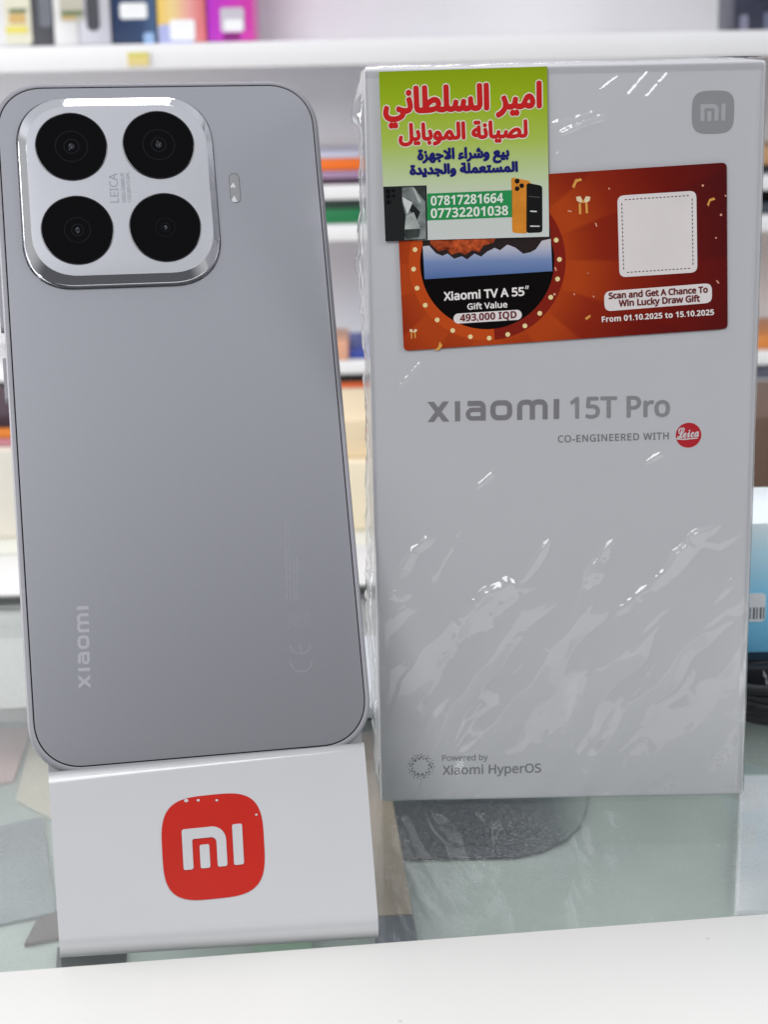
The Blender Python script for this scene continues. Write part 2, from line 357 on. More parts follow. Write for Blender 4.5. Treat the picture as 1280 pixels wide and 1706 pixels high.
put('slate_carton', 'slate grey carton under the glass left of the white stand', 'carton', [(-110, 1400), (70, 1360), (92, 1520), (-110, 1560)], 5, (.24, .26, .27))
put('brown_case', 'dark brown case under the glass beside the lower left corner of the stand', 'phone case', [(60, 1532), (100, 1515), (104, 1560), (40, 1572)], 7, (.12, .095, .09))
put('black_case', 'black case under the glass below the lower left corner of the white stand', 'phone case', [(95, 1578), (212, 1566), (206, 1640), (90, 1660)], 8, (.006, .006, .008))
put('green_case', 'green case under the glass below the white stand', 'phone case', [(420, 1520), (520, 1510), (520, 1640), (430, 1650)], 5, (.22, .33, .24))
# ------------------------------------------------------------------ wall shelves
WS = thing('wall_shelf', 'white wall shelving with stocked boards behind the counter', 'shelf')
YS = 1300.0
MB().box((-1000, 1410, -940), (1000, 1430, 900)).build('back_panel', shelf_white, WS)
def zpx(py, Y=YS, px=565): return float(ony(px, py, Y)[2])
BOARDS = [(66, 109), (309, 333), (375, 402), (602, 624), (651, 673)]
ZT = []
for a, b in BOARDS:
    z1, z0 = zpx(a), zpx(b); ZT.append(z1)
    MB().box((-1000, YS, z0), (1000, 1409.5, z1), 1.0).build('shelf_board', shelf_white, WS, auto=40)
YB = 1010.0
zb = zpx(908, YB)
MB().box((-1000, YB, -940), (1000, 1409.5, zb), 1.5).build('base_cabinet', mat('cabinet_cream', (.66, .66, .60), .5, vary=.03, scale=6), WS, auto=40)
tg = MB(); a_, b_ = ony(212, 88, YS-1), ony(248, 110, YS-1); tg.box((a_[0], YS-1.2, b_[2]), (b_[0], YS-.2, a_[2]))
tgm = ramp_mat('tag_print', 2, [(b_[2], (.72, .60, .28)), ((a_[2]+b_[2])/2, (.75, .62, .25)), (a_[2], (.62, .58, .06))])
tg.build('price_tag', tgm, WS, label='small yellow price tag on the upper board')
def stock(name, label, cat, px0, px1, pyt, zbot, Y, depth, m, group=None, bev=1.0, pym=None):
    A = ony(px0, 74, Y); B = ony(px1, 74, Y); A[2] = B[2] = ony(640, pyt, Y)[2]
    o = thing(name, label, cat, ((A[0]+B[0])/2, Y, zbot), group=group)
    wd = (B[0]-A[0])/2; h = (A[2]+B[2])/2-zbot
    MB().box((-wd, 0, .3), (wd, depth, h), bev).build('carton', m, o, auto=40)
    def place(nm, x0, x1, y0, y1, mm, proud=.6, r=2.0):
        P, Q = ony(x0, y1, Y), ony(x1, y0, Y)
        mb = MB(); o2 = rr(P[0]-o.location.x/S, Q[0]-o.location.x/S, P[2]-zbot, Q[2]-zbot, min(r, abs(Q[2]-P[2])/2.1, abs(Q[0]-P[0])/2.1), 4)
        mb.loft([ring(o2, 0), ring(o2, -proud)], cap1=True); mb.build(nm, mm, o); return o
    return o, place
G1 = 'phone boxes on the upper shelf'
lab = mat('label_white', (.85, .86, .88), .5); lab2 = mat('label_grey', (.55, .52, .58), .5)
olive = mat('label_olive', (.16, .20, .10), .5); ochre = mat('label_ochre', (.62, .42, .16), .5); yel = mat('label_yellow', (.75, .66, .14), .5)
o, pl = stock('phone_box', 'white phone box with a yellow label at the left end of the upper shelf', 'phone box', -24, 50, -560, ZT[0], YS+18, 60, mat('box_white', (.74, .74, .76), .4), G1)
pl('label', 10, 48, -20, 74, mat('label_cream', (.72, .70, .56), .5)); pl('label_band', 14, 44, 14, 22, olive, .9); pl('label_band', 15, 42, 22, 40, ochre, .9); pl('label_band', 10, 46, 43, 56, yel, 1.0)
o, pl = stock('phone_box', 'dark charcoal phone box between two white boxes on the upper shelf', 'phone box', 50.5, 89, -560, ZT[0], YS+18, 60, mat('box_charcoal', (.085, .085, .10), .35), G1)
pl('print_panel', 66, 82, -30, 45, mat('print_slate', (.16, .17, .20), .4))
o, pl = stock('phone_box', 'white phone box with a gold and green oval label on the upper shelf', 'phone box', 91, 132, -560, ZT[0], YS+18, 60, mat('box_white_warm', (.78, .77, .77), .4), G1)
pl('label', 100, 136, -10, 36, mat('label_sand', (.50, .48, .40), .5)); pl('label_band', 102, 138, 17, 27, olive, .9); pl('label_band', 104, 126, 27, 33, ochre, .9)
o, pl = stock('phone_box', 'pale grey phone box with a dark rounded stripe on the upper shelf', 'phone box', 133, 186, -560, ZT[0], YS+18, 60, mat('box_pale', (.60, .60, .66), .4), G1)
pl('phone_picture', 145, 156, -120, 52, mat('print_dark', (.06, .06, .075), .4), r=6)
o, pl = stock('phone_box', 'navy blue phone box with a white label on the upper shelf', 'phone box', 188, 262, -560, ZT[0], YS+18, 60, ramp_mat('box_navy', 0, [(-18, (.022, .035, .085)), (4, (.03, .06, .14)), (18, (.10, .18, .33))], .3), G1)
pl('label', 200, 244, 4, 32, lab); pl('print_light', 240, 256, 54, 76, mat('print_sky', (.32, .48, .75), .4))
o, pl = stock('phone_box', 'phone box printed yellow to coral with a white label on the upper shelf', 'phone box', 264, 345, -560, ZT[0], YS+18, 60, ramp_mat('box_sunset', 0, [(-18, (.78, .52, .10)), (-6, (.80, .62, .28)), (6, (.85, .38, .36)), (18, (.80, .16, .18))], .35), G1)
pl('print_blue', 265, 322, 40, 74, mat('print_periwinkle', (.42, .46, .75), .4)); pl('label', 284, 324, 32, 68, lab, .9)
o, pl = stock('phone_box', 'magenta phone box with a grey label on the upper shelf', 'phone box', 347, 424, -560, ZT[0], YS+18, 60, ramp_mat('box_magenta', 0, [(-18, (.40, .03, .50)), (0, (.62, .04, .52)), (18, (.75, .06, .42))], .3), G1)
pl('label', 368, 406, 12, 54, lab2); pl('label_barcode', 374, 404, 32, 52, lab, .9); pl('print_panel', 372, 400, 56, 66, mat('print_plum', (.20, .01, .16), .4))
o, pl = stock('phone_box', 'dark navy phone box at the right end of the upper shelf', 'phone box', 1222, 1330, -560, ZT[0], YS+18, 60, mat('box_midnight', (.035, .038, .065), .35, vary=.2), G1)
pl('print_panel', 1233, 1248, 24, 54, mat('print_slate_light', (.22, .22, .30), .4)); pl('print_panel', 1273, 1300, 20, 50, mat('print_slate_light2', (.14, .15, .22), .4))
# lower shelves, seen between the phone and the box and past the box's right edge
def flat(name, label, cat, px0, px1, pyt, zbot, col, rough=.4, Y=YS+8, depth=90, group=None):
    A = ony(px0, pyt, Y); B = ony(px1, pyt, Y); zt = (ony((px0+px1)/2, pyt, Y))[2]
    mb = MB(); mb.box((A[0], Y, zbot+.3), (B[0], Y+depth, zt), 1.0)
    prop(mb.build(name, mat(name+'_paint', col, rough, vary=.06, scale=20), auto=40), label, cat, group); return zt
G2 = 'flat boxes on the lower shelves'
z = flat('flat_box', 'dark purple flat box lying lowest in the stack between phone and white box', 'box', 400, 700, 299, ZT[1], (.045, .012, .04), group=G2)
z = flat('flat_box', 'lilac flat box under the orange one between phone and white box', 'box', 405, 705, 285, z, (.36, .24, .38), group=G2)
z = flat('flat_box', 'orange flat box in the stack between phone and white box', 'box', 400, 690, 265, z, (.85, .17, .015), group=G2)
z = flat('flat_box', 'pale lilac flat box on top of the orange one between phone and white box', 'box', 410, 700, 255, z, (.55, .55, .68), group=G2)
z = flat('flat_box', 'green flat box lying on the shelf between phone and white box', 'box', 395, 720, 348, ZT[2], (.012, .20, .07), group=G2)
z = flat('flat_box', 'blackish green flat box on top of the green one between phone and white box', 'box', 395, 715, 334, z, (.03, .06, .05), group=G2)
z = flat('flat_box', 'blue flat box lying on a lower shelf between phone and white box', 'box', 566, 760, 585, ZT[3], (.03, .07, .42), group=G2)
z = flat('flat_box', 'peach flat box tucked behind the phone edge on a lower shelf', 'box', 470, 580, 570, ZT[3], (.80, .42, .28), Y=YS+2, depth=60, group=G2)
z = flat('flat_box', 'orange flat box on the lowest board beneath a black one', 'box', 380, 720, 638, ZT[4], (.78, .14, .03), group=G2)
z = flat('flat_box', 'black flat box on top of an orange one on the lowest board', 'box', 380, 720, 626, z, (.012, .010, .010), group=G2)
z = flat('flat_box', 'black phone case low in the stack beyond the white box top right edge', 'box', 1230, 1420, 318, ZT[1]-12, (.03, .035, .05), group=G2) if False else 0
z = flat('flat_box', 'grey blue flat box beyond the upper right edge of the white box', 'box', 1225, 1430, 290, ZT[1], (.25, .30, .34), group=G2)
z = flat('flat_box', 'black flat box on a grey blue one beyond the white box upper right edge', 'box', 1225, 1430, 274, z, (.015, .015, .02), group=G2)
z = flat('flat_box', 'tan flat box topmost in the stack beyond the upper right edge of the white box', 'box', 1225, 1430, 246, z, (.45, .26, .13), group=G2)
z = flat('flat_box', 'dark blue flat box on the board under the tan box stack at right', 'box', 1225, 1430, 338, ZT[2], (.05, .06, .08), group=G2)
z = flat('flat_box', 'orange brown flat box beyond the middle of the white box right edge', 'box', 1220, 1430, 560, ZT[3], (.62, .22, .05), group=G2)
z = flat('flat_box', 'slate grey flat box on the lowest board beyond the white box right edge', 'box', 1235, 1430, 604, ZT[4], (.10, .11, .15), group=G2)
# things on the base cabinet
def carton(name, label, cat, px0, px1, pyt, zbot, Y, depth, col, group=None, rough=.6):
    A, B = ony(px0, pyt, Y), ony(px1, pyt, Y); zt = ony((px0+px1)/2, pyt, Y)[2]
    MBx = MB(); MBx.box((A[0], Y, zbot+.3), (B[0], Y+depth, zt), 1.2)
    prop(MBx.build(name, mat(name+'_paint', col, rough, vary=.05, scale=12), auto=40), label, cat, group); return zt
z = carton('cream_carton', 'pale cream carton standing on the cabinet between phone and white box', 'carton', 470, 720, 770, zb, 1040, 120, (.82, .72, .54), 'cartons on the cabinet')
z = carton('cream_carton', 'tan cream carton stacked on the paler one between phone and white box', 'carton', 480, 720, 700, z, 1050, 100, (.78, .64, .44), 'cartons on the cabinet')
z = carton('cream_carton', 'off white carton on the cabinet at the left edge of the photo', 'carton', -260, 120, 752, zb, 1040, 120, (.78, .74, .66), 'cartons on the cabinet')
z = carton('flat_box', 'pink flat box on the off white carton at the left edge of the photo', 'box', -220, 70, 733, z, 1050, 90, (.62, .24, .30), G2)
z = carton('flat_box', 'orange flat box in the stack at the left edge of the photo', 'box', -220, 80, 715, z, 1050, 90, (.85, .25, .03), G2)
z = carton('flat_box', 'dark plum flat box on top of the stack at the left edge of the photo', 'box', -200, 60, 693, z, 1050, 90, (.05, .02, .035), G2)
z = carton('brown_box', 'brown and red gift box on the cabinet beyond the white box right edge', 'box', 1235, 1460, 692, zb, 1030, 110, (.12, .07, .05), None, .35)
# ------------------------------------------------------------------ things on the glass behind
Yw = float(onz(605, 1200, 0)[1]); zt = float(ony(605, 1178, Yw)[2])
o = thing('white_box', 'white flat box lying on the glass behind the phone and the sealed box', 'box', (-14, Yw, 0))
MB().box((-40, 0, .3), (26, 62, zt), .8).build('lid', mat('box_lid_white', (.75, .78, .82), .3), o, auto=40)
MB().box((-39.5, .5, .05), (25.5, 61, .3)).build('base', mat('box_base_dark', (.03, .03, .03), .5), o)  # thin dark slip, painted shade of the gap under the box
Yk = 473.0
zk = float(ony(1250, 1112, Yk)[2]); xk = float(ony(1238, 1150, Yk)[0])
o = thing('black_carton', 'black flat carton on the glass under the pale blue box', 'carton', (xk+30, Yk, 0))
MB().box((-36, 0, .2), (45, 60, zk), 1.0).build('carton', mat('black_card', (.022, .023, .028), .3, bump=.2, bscale=120), o, auto=40)
st = MB()
for i in range(14):                                             # pale bars, painted highlights of the plastic wrap on its front
    x = -24.2+i*.28+random.uniform(-.25, .25); z_ = zk-1-i*(zk-3)/14
    st.box((x-.12, -.25, z_-1.6), (x+.12+random.uniform(0, .4), -.05, z_))
st.box((-30, -.22, 3.0), (-17, -.05, 3.35))
st.build('clear_tape', mat('tape', (.55, .56, .60), .2), o)
zb2 = float(ony(1250, 872, Yk+4)[2])
o = thing('blue_box', 'pale sky blue phone box with a white label standing on the black carton', 'phone box', (xk+30, Yk+4, zk+.1))
hb = zb2-zk
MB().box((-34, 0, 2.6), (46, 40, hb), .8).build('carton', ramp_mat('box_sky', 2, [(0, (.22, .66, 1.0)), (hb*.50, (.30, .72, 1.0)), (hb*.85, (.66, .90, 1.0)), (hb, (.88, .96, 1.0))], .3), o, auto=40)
MB().box((-33.4, .6, 0), (45.4, 39.4, 2.5), .3).build('base', mat('box_base_navy', (.03, .06, .10), .3), o)
A_, B_ = ony(1236, 1036, Yk+4), ony(1277, 988, Yk+4)
x0, x1, z0, z1 = A_[0]-xk-30, B_[0]-xk-30, A_[2]-zk-.1, B_[2]-zk-.1
lb = MB(); lb.loft([ring(rr(x0, x1, z0, z1, 1.2, 5), 0), ring(rr(x0, x1, z0, z1, 1.2, 5), -.15)], cap1=True)
lbo = lb.build('label', lab, o)
br = MB(); xx = x0+2.2
for i in range(5):
    br.box((xx, -.2, z0+.8), (xx+.35+.2*(i % 2), -.16, z0+4.2)); xx += .95
br.build('printed_lines', mat('ink_grey', (.16, .16, .18), .5), lbo)
# coiled black strap in front of the carton
cc_ = onz(1278, 1205, 0); o = thing('black_cable', 'coiled black cable on the glass beside the sealed box', 'cable', (cc_[0]+8, cc_[1]+6, 0))
cb = MB()
for k in range(5):
    R_, r_, zc = 16+random.uniform(-1, 1), 1.7, 1.8+k*2.2
    rings = []
    for i in range(49):
        a = 2*math.pi*i/48; cx, cy = R_*math.cos(a), (R_*.62)*math.sin(a); zz = zc+.9*math.sin(2*a+k)*(k > 0)
        rings.append([(cx+r_*math.cos(q)*math.cos(a), cy+r_*math.cos(q)*math.sin(a), zz+r_*math.sin(q)) for q in np.arange(10)*2*math.pi/10])
    cb.loft(rings)
cb.build('cable_coil', mat('black_rubber', (.012, .012, .014), .45, bump=.5, bscale=1500), o, smooth=True)
# =================================================================== THE SEALED BOX
BX, BY, BYAW, BW, BH, BD = 42.7078063, 414.909355, -0.00857227053, 90.2730465, 177.998615, 50.0
RB = np.array([[c_(BYAW), -s_(BYAW), 0], [s_(BYAW), c_(BYAW), 0], [0, 0, 1]])
PB = thing('sealed_phone_box', 'white upright phone box sealed in creased clear film with green and red stickers', 'phone box', (BX, BY, 0), RB)
def buv(px, py, h=0):
    o = RB.T@(CAM-np.array([BX, BY, 0])); d = RB.T@ray(px, py); t = (-h-o[1])/d[1]; p = o+d*t; return (p[0], p[2])
hw = BW/2
box_m = mat('box_card', (.69, .69, .71), .42, vary=.012, scale=25)
MB().box((-hw, 0, .4), (hw, BD, BH), .7, seg=3).build('carton', box_m, PB, auto=35)
grey = mat('print_grey', (.32, .31, .32), .35, metal=.2); grey2 = mat('print_silver', (.385, .39, .40), .35, metal=.2); dgrey = mat('print_dark_grey', (.24, .24, .255), .45)
H0 = .05
mb = MB(); wordmark_on(mb, (712.7, 703), (932.3, 698), (712.3, 669.5), buv, H0); mb.build('maker_lettering', grey, PB)
mb = MB(); text_on(mb, sans('15T Pro'), (951.7, 696.5), (1115.8, 693), (951.5, 663), buv, H0, .20); mb.build('model_lettering', grey2, PB)
mb = MB(); text_on(mb, sans('CO-ENGINEERED WITH'), (930.5, 737), (1114.7, 731.6), (930.3, 725.6), buv, H0, .05, spacing=1.12); mb.build('slogan_lettering', dgrey, PB)
c0 = buv(1148, 725); rB = 21.9*.1376
mb = MB(); disc(mb, c0, rB, H0, 0, 56); bo = mb.build('round_badge', mat('badge_red', (.60, .012, .025), .35), PB)
mb = MB(); text_on(mb, script('Leica'), (1129.5, 730), (1165.5, 727), (1128.5, 713.5), buv, H0+.05, .05)
for q in stroke([buv(1127.5, 731), buv(1140, 731.8), buv(1163, 729.5)], .28): pface(mb, q, H0+.045)
mb.build('badge_lettering', mat('badge_white', (.82, .80, .80), .4), bo)
E0 = buv(1188.9, 186.9); eh = 35*.1360
mb = MB(); pface(mb, [(E0[0]+x*eh, E0[1]+y*eh) for x, y in squircle()], H0)
eo = mb.build('emblem', mat('emblem_grey', (.41, .41, .425), .4, metal=.1), PB)
mb = MB()
for q in mark_letters(): pface(mb, [(E0[0]+x*eh, E0[1]+y*eh) for x, y in q], H0+.04)
mb.build('emblem_letters', mat('emblem_letter', (.56, .56, .58), .4), eo)
mb = MB(); text_on(mb, sans('Powered by'), (737.2, 1267.6), (813.4, 1266), (737, 1257.6), buv, H0, .03)
text_on(mb, sans('Xiaomi HyperOS'), (738.2, 1290.5), (901.7, 1286.5), (738.2, 1275.6), buv, H0, .07)
mb.build('system_lettering', dgrey, PB)
mb = MB(); C0 = np.array(buv(701.6, 1277))
for k in range(12):
    a = 2*math.pi*(k+.35)/12
    for R_, da, r_ in ((15.5, 0, 2.7), (18.5, .26, 2.2), (21.5, .05, 1.9), (23.8, .30, 1.4)):
        disc(mb, C0+np.array([math.cos(a+da), math.sin(a+da)])*R_*.1385, r_*.1385*(.8+.2*math.sin(k*1.3+R_)), H0, 0, 12)
mb.build('dotted_ring', mat('print_dots', (.20, .20, .21), .45), PB)
# ---- clear film on the front
def vnoise(x, y, seed):
    r_ = np.random.default_rng(seed); G = r_.random((128, 128))
    xi = np.floor(x).astype(int); yi = np.floor(y).astype(int); fx = x-xi; fy = y-yi; fx = fx*fx*(3-2*fx); fy = fy*fy*(3-2*fy)
    g = lambda a, b: G[a % 128, b % 128]
    return (g(xi, yi)*(1-fx)+g(xi+1, yi)*fx)*(1-fy)+(g(xi, yi+1)*(1-fx)+g(xi+1, yi+1)*fx)*fy
film = bpy.data.materials.new('clear_film'); film.use_nodes = True; n = film.node_tree.nodes; L = film.node_tree.links; n.remove(n['Principled BSDF'])
tr = n.new('ShaderNodeBsdfTransparent'); tr.inputs[0].default_value = (.985, .985, .99, 1)
gl = n.new('ShaderNodeBsdfGlossy'); gl.inputs['Roughness'].default_value = .06
fr = thin_fresnel(n, L, 1.85)
m1 = n.new('ShaderNodeMixShader'); L.new(fr.outputs[0], m1.inputs[0]); L.new(tr.outputs[0], m1.inputs[1]); L.new(gl.outputs[0], m1.inputs[2]); L.new(m1.outputs[0], n['Material Output'].inputs[0])
NU, NV = 300, 560
U, V = np.meshgrid(np.linspace(-hw+.3, hw-.3, NU), np.linspace(.6, BH-.5, NV))
def c7(x, y): return (620+x/1.939, 820+y/1.939)
STR = [([(575, 160), (530, 240), (470, 310), (420, 350)], 26), ([(500, 320), (420, 360), (350, 410), (285, 470)], 95), ([(780, 160), (735, 230), (700, 330), (670, 420), (640, 520), (605, 570)], 44),
       ([(1118, 112), (1040, 170), (970, 260), (870, 350), (800, 410), (742, 474)], 46), ([(1188, 138), (1120, 178), (1066, 164)], 28), ([(978, 396), (905, 470), (850, 545), (795, 596), (700, 610)], 42),
       ([(1198, 428), (1100, 470), (1000, 540), (940, 600), (900, 690), (820, 790), (760, 850)], 72), ([(272, 500), (205, 590), (125, 760), (45, 950)], 34), ([(270, 500), (320, 535), (372, 562)], 14),
       ([(450, 490), (540, 500), (500, 570)], 60), ([(650, 640), (560, 720), (470, 790)], 50), ([(800, 660), (735, 745)], 40), ([(200, 152), (140, 190), (106, 262)], 30), ([(292, 112), (276, 140)], 12), ([(268, 168), (235, 220), (202, 284)], 18),
       ([(128, 330), (68, 342)], 32), ([(97, 386), (62, 434)], 15), ([(126, 480), (104, 490)], 20), ([(1182, 272), (1108, 364)], 24), ([(1185, 560), (1090, 640), (1000, 720), (955, 805)], 60), ([(340, 660), (288, 745)], 42),
       ([(400, -62), (340, -12)], 20), ([(945, -125), (880, -88)], 16), ([(560, 420), (535, 460)], 18), ([(1085, 420), (1040, 470)], 20)]
Hh = np.zeros_like(U); Hb = np.zeros_like(U); X2_ = U*.86+V*.5; Y2_ = -U*.5+V*.86
tilt = np.tan(np.clip((np.arctan2(V, 100)-np.arctan2(186.4-V, 415))/2, -.02, .34))     # slope that shows the white counter edge
for k, (path, wd) in enumerate(STR):
    P = [np.array(buv(*c7(*p))) for p in path]; wd = wd/1.939*.139*1.05; D = np.full(U.shape, 1e9); SG = np.zeros_like(U); TT = np.zeros_like(U); NV_ = np.ones_like(U)
    for i in range(len(P)-1):
        a, b = P[i], P[i+1]; ab = b-a; l2 = ab@ab; t = np.clip(((U-a[0])*ab[0]+(V-a[1])*ab[1])/l2, 0, 1)
        dx = U-a[0]-t*ab[0]; dy = V-a[1]-t*ab[1]; d = np.hypot(dx, dy); cr = np.sign(ab[0]*dy-ab[1]*dx)*(-math.copysign(1, ab[0]))
        m_ = d < D; D = np.where(m_, d, D); SG = np.where(m_, cr, SG); TT = np.where(m_, (i+t)/(len(P)-1), TT); NV_ = np.where(m_, max(.5, abs(ab[0])/math.sqrt(l2)), NV_)
    wob = .85+.7*(vnoise(U*.22+40+3*k, V*.22+40, 5)-.35)+.16*(vnoise(U*.8+40+3*k, V*.8+40, 6)-.5)
    ww = wd*np.clip(wob, .45, 1.5)*np.clip(np.minimum(TT, 1-TT)*5+.45, 0, 1)
    x = SG*D
    h = tilt/NV_*np.where(x > -ww/2, np.clip(ww/2-x, 0, 9), np.clip(ww*(1-(-ww/2-x)/(.25*ww+.3)), 0, 9))
    Hb = np.maximum(Hb, h)
Hh += Hb
# lower down the film lies in slack diagonal creases, each leaning up with a short return
lo_ = np.clip((58-V)/22, 0, 1)
q_ = -U*.80+V*.60+9*(vnoise(U*.05+70, V*.05+71, 141)-.5)+3.2*(vnoise(U*.16+70, V*.16+71, 142)-.5)
pr = 12.5
fr_c = (q_/pr) % 1; amp_ = .45+.9*vnoise(U*.07+20, V*.05+25, 143)
Hh += lo_*amp_*.135*pr*np.where(fr_c < .58, 1-fr_c/.58, (fr_c-.58)/.42)*.58
fr_d = (q_/5.3+.4*vnoise(U*.1+5, V*.1+5, 144)) % 1
Hh += lo_*.07*5.3*vnoise(U*.12+33, V*.10+35, 145)*np.where(fr_d < .7, 1-fr_d/.7, (fr_d-.7)/.3)*.6
Hh += .022*np.clip(46-V, 0, 40)+.3
low = np.clip((50-V)/45, 0, 1); topc = np.exp(-((U-18)/16)**2-((V-160)/14)**2)
X2 = U*.86+V*.5; Y2 = -U*.5+V*.86                               # across / along the creases
for k, (s1, s2, am) in enumerate(((.10, .035, 1.1), (.28, .10, .34), (.7, .26, .13), (1.6, .8, .035))):
    nz = np.abs(vnoise(X2*s1+60+7*k, Y2*s2+60, 20+k)-.5)*2
    Hh += am*(1-nz)**2*(.03+.17*low+.40*topc)*.55
GL = [([(918, 207), (955, 200), (992, 188)], 9), ([(1002, 150), (1032, 128)], 7), ([(1049, 158), (1080, 122)], 8), ([(1079, 162), (1113, 124)], 8), ([(938, 222), (975, 205), (1008, 196)], 13), ([(940, 190), (970, 183)], 5), ([(668, 642), (700, 606)], 8), ([(676, 655), (706, 640)], 5),
      ([(857, 1115), (868, 1104)], 5), ([(900, 1286), (938, 1288)], 6), ([(952, 1250), (958, 1232)], 8), ([(1040, 1270), (1050, 1258)], 5), ([(1182, 1270), (1188, 1256)], 7), ([(1200, 1298), (1216, 1304)], 5), ([(978, 1124), (1012, 1110)], 4), ([(940, 1218), (950, 1205)], 6), ([(1092, 1152), (1100, 1140)], 5), ([(1056, 1152), (1066, 1140)], 5), ([(1036, 1176), (1046, 1164)], 6),
      ([(1142, 1212), (1152, 1204)], 5), ([(905, 1225), (912, 1216)], 4), ([(850, 1210), (858, 1198)], 5), ([(790, 1180), (800, 1168)], 5), ([(1005, 1262), (1022, 1252)], 4), ([(1170, 1240), (1178, 1232)], 4), ([(985, 222), (1030, 238)], 4), ([(925, 258), (950, 250)], 5)]
for path, wd in GL:
    P = [np.array(buv(*p)) for p in path]; wd = wd*.139*.75; D = np.full(U.shape, 1e9); SG = np.zeros_like(U)
    for i in range(len(P)-1):
        a, b = P[i], P[i+1]; ab = b-a; l2 = ab@ab; t = np.clip(((U-a[0])*ab[0]+(V-a[1])*ab[1])/l2, 0, 1)
        dx = U-a[0]-t*ab[0]; dy = V-a[1]-t*ab[1]; d = np.hypot(dx, dy); cr = np.sign(ab[0]*dy-ab[1]*dx)
        m_ = d < D; D = np.where(m_, d, D); SG = np.where(m_, cr, SG)
    x = SG*D/wd*(.75+.7*vnoise(U*1.3+9, V*1.3+9, 55))
    Hh += .40*wd*np.where(x > 0, np.clip(1-x, 0, 1), np.clip(1+x*1.6, 0, 1))
crk = (1-((U < -6) & (V < 22)))*np.clip(vnoise(U*.55+30, V*.55+30, 77)-.60, 0, 1)*np.clip(low*1.0+topc*1.2, 0, 1)*.5
Hh += crk*np.abs(vnoise(U*2.3+11, V*2.3+5, 78)-.5)*1.6
calm = np.ones_like(U)                                          # film pressed flat under the stickers
def inquad(q):
    P = [np.array(buv(*p)) for p in q]; c = sum(P)/4; m_ = np.full(U.shape, 1e9)
    for i in range(4):
        a, b = P[i], P[(i+1) % 4]; nn = np.array([-(b-a)[1], (b-a)[0]]); nn /= np.linalg.norm(nn)
        if nn@(c-a) < 0: nn = -nn
        m_ = np.minimum(m_, (U-a[0])*nn[0]+(V-a[1])*nn[1])
    return m_
GREEN = [(631.5, 119.5), (911.5, 110.5), (915, 393.5), (642, 401)]
RED = [(660, 306), (1211, 270.3), (1212.5, 547), (673, 584)]
for q in (GREEN, RED): calm *= np.clip(-inquad(q)/2.2, 0, 1)
edge = np.clip(np.minimum(np.minimum(U+hw, hw-U), np.minimum(V, BH-V))/2.0, 0, 1)
Yf = -(.22+np.clip(Hh, 0, 3.4)*calm*edge)
mb = MB(); mb.v = [tuple(p) for p in np.stack([U.ravel(), Yf.ravel(), V.ravel()], 1)]
idx = np.arange(NU*NV).reshape(NV, NU)
mb.f = [tuple(q) for q in np.stack([idx[:-1, :-1].ravel(), idx[:-1, 1:].ravel(), idx[1:, 1:].ravel(), idx[1:, :-1].ravel()], 1).tolist()]; mb.m = [0]*len(mb.f)
mb.build('film_front', film, PB, smooth=True)
# loose film bulging past the left edge
prof_ = [(118, 3), (128, 7), (140, 8), (160, 15), (178, 22), (190, 26), (200, 22), (206, 13), (240, 12), (300, 11), (360, 15), (430, 20), (470, 15), (540, 14), (600, 12), (700, 13), (800, 15), (900, 17), (1000, 21), (1060, 19), (1100, 15), (1200, 12), (1212, 15), (1225, 11), (1290, 10), (1325, 4), (1338, 1)]
zz = np.linspace(1, BH-.5, 420); pys = np.interp(zz[::-1], [0, BH], [118, 1338])
bul = np.interp(118+(BH-zz)*(1220/BH), [p for p, _ in prof_], [b for _, b in prof_])*.1376
bul += (vnoise(zz*.35+3, zz*0+3.3, 91)-.5)*.9+(vnoise(zz*1.1+3, zz*0+8.3, 92)-.5)*.22; bul = np.clip(bul, .15, 9)
rings = []
for i, z_ in enumerate(zz):
    b = bul[i]; j1, j2, j3 = (vnoise(np.array([z_*.13+9.]), np.array([q]), 95+k)[0]-.5 for k, q in enumerate((2.2, 5.1, 8.7)))
    rings.append([(-hw+.9, -.30-.2*abs(j2), z_), (-hw-.10+.25*j1, -.75-.5*abs(j1), z_), (-hw-.3*b+.7*j2, -.35+j2, z_), (-hw-.62*b, 1.6+1.6*j3, z_), (-hw-b*.86+.5*j3, 4+2*j1, z_), (-hw-b, 8+2*j2, z_), (-hw-b*.75+.6*j1, 14, z_), (-hw-b*.35, 24, z_), (-hw-.12, 38, z_)])
mb = MB(); mb.loft(rings, closed=False); mb.build('film_side', film, PB, smooth=True)
# film folded over the top edge and the right edge
rings = []
for i in range(160):
    x = -hw+.5+(BW-1)*i/159; a = .25+.35*vnoise(np.array([x*.25+50]), np.array([3.]), 61)[0]; k = .3*vnoise(np.array([x*.9+50]), np.array([6.]), 62)[0]
    rings.append([(x, -.28, BH-2.0), (x, -.35-.2*k, BH-.4), (x, .1, BH+a*.8), (x, 2.5, BH+a+k), (x, 12, BH+a*.9+k), (x, 30, BH+.5), (x, 49, BH+.15)])
mb = MB(); mb.loft(rings, closed=False); mb.build('film_top', film, PB, smooth=True)
rings = []
for i in range(160):
    z_ = 1+(BH-2)*i/159; a = .12+.25*vnoise(np.array([z_*.2+20]), np.array([3.]), 63)[0]
    rings.append([(hw-1.2, -.27, z_), (hw-.1, -.33, z_), (hw+a, .3, z_), (hw+a, 3, z_), (hw+.1, 20, z_), (hw+.08, 48, z_)])
mb = MB(); mb.loft(rings, closed=False); mb.build('film_edge', film, PB, smooth=True)
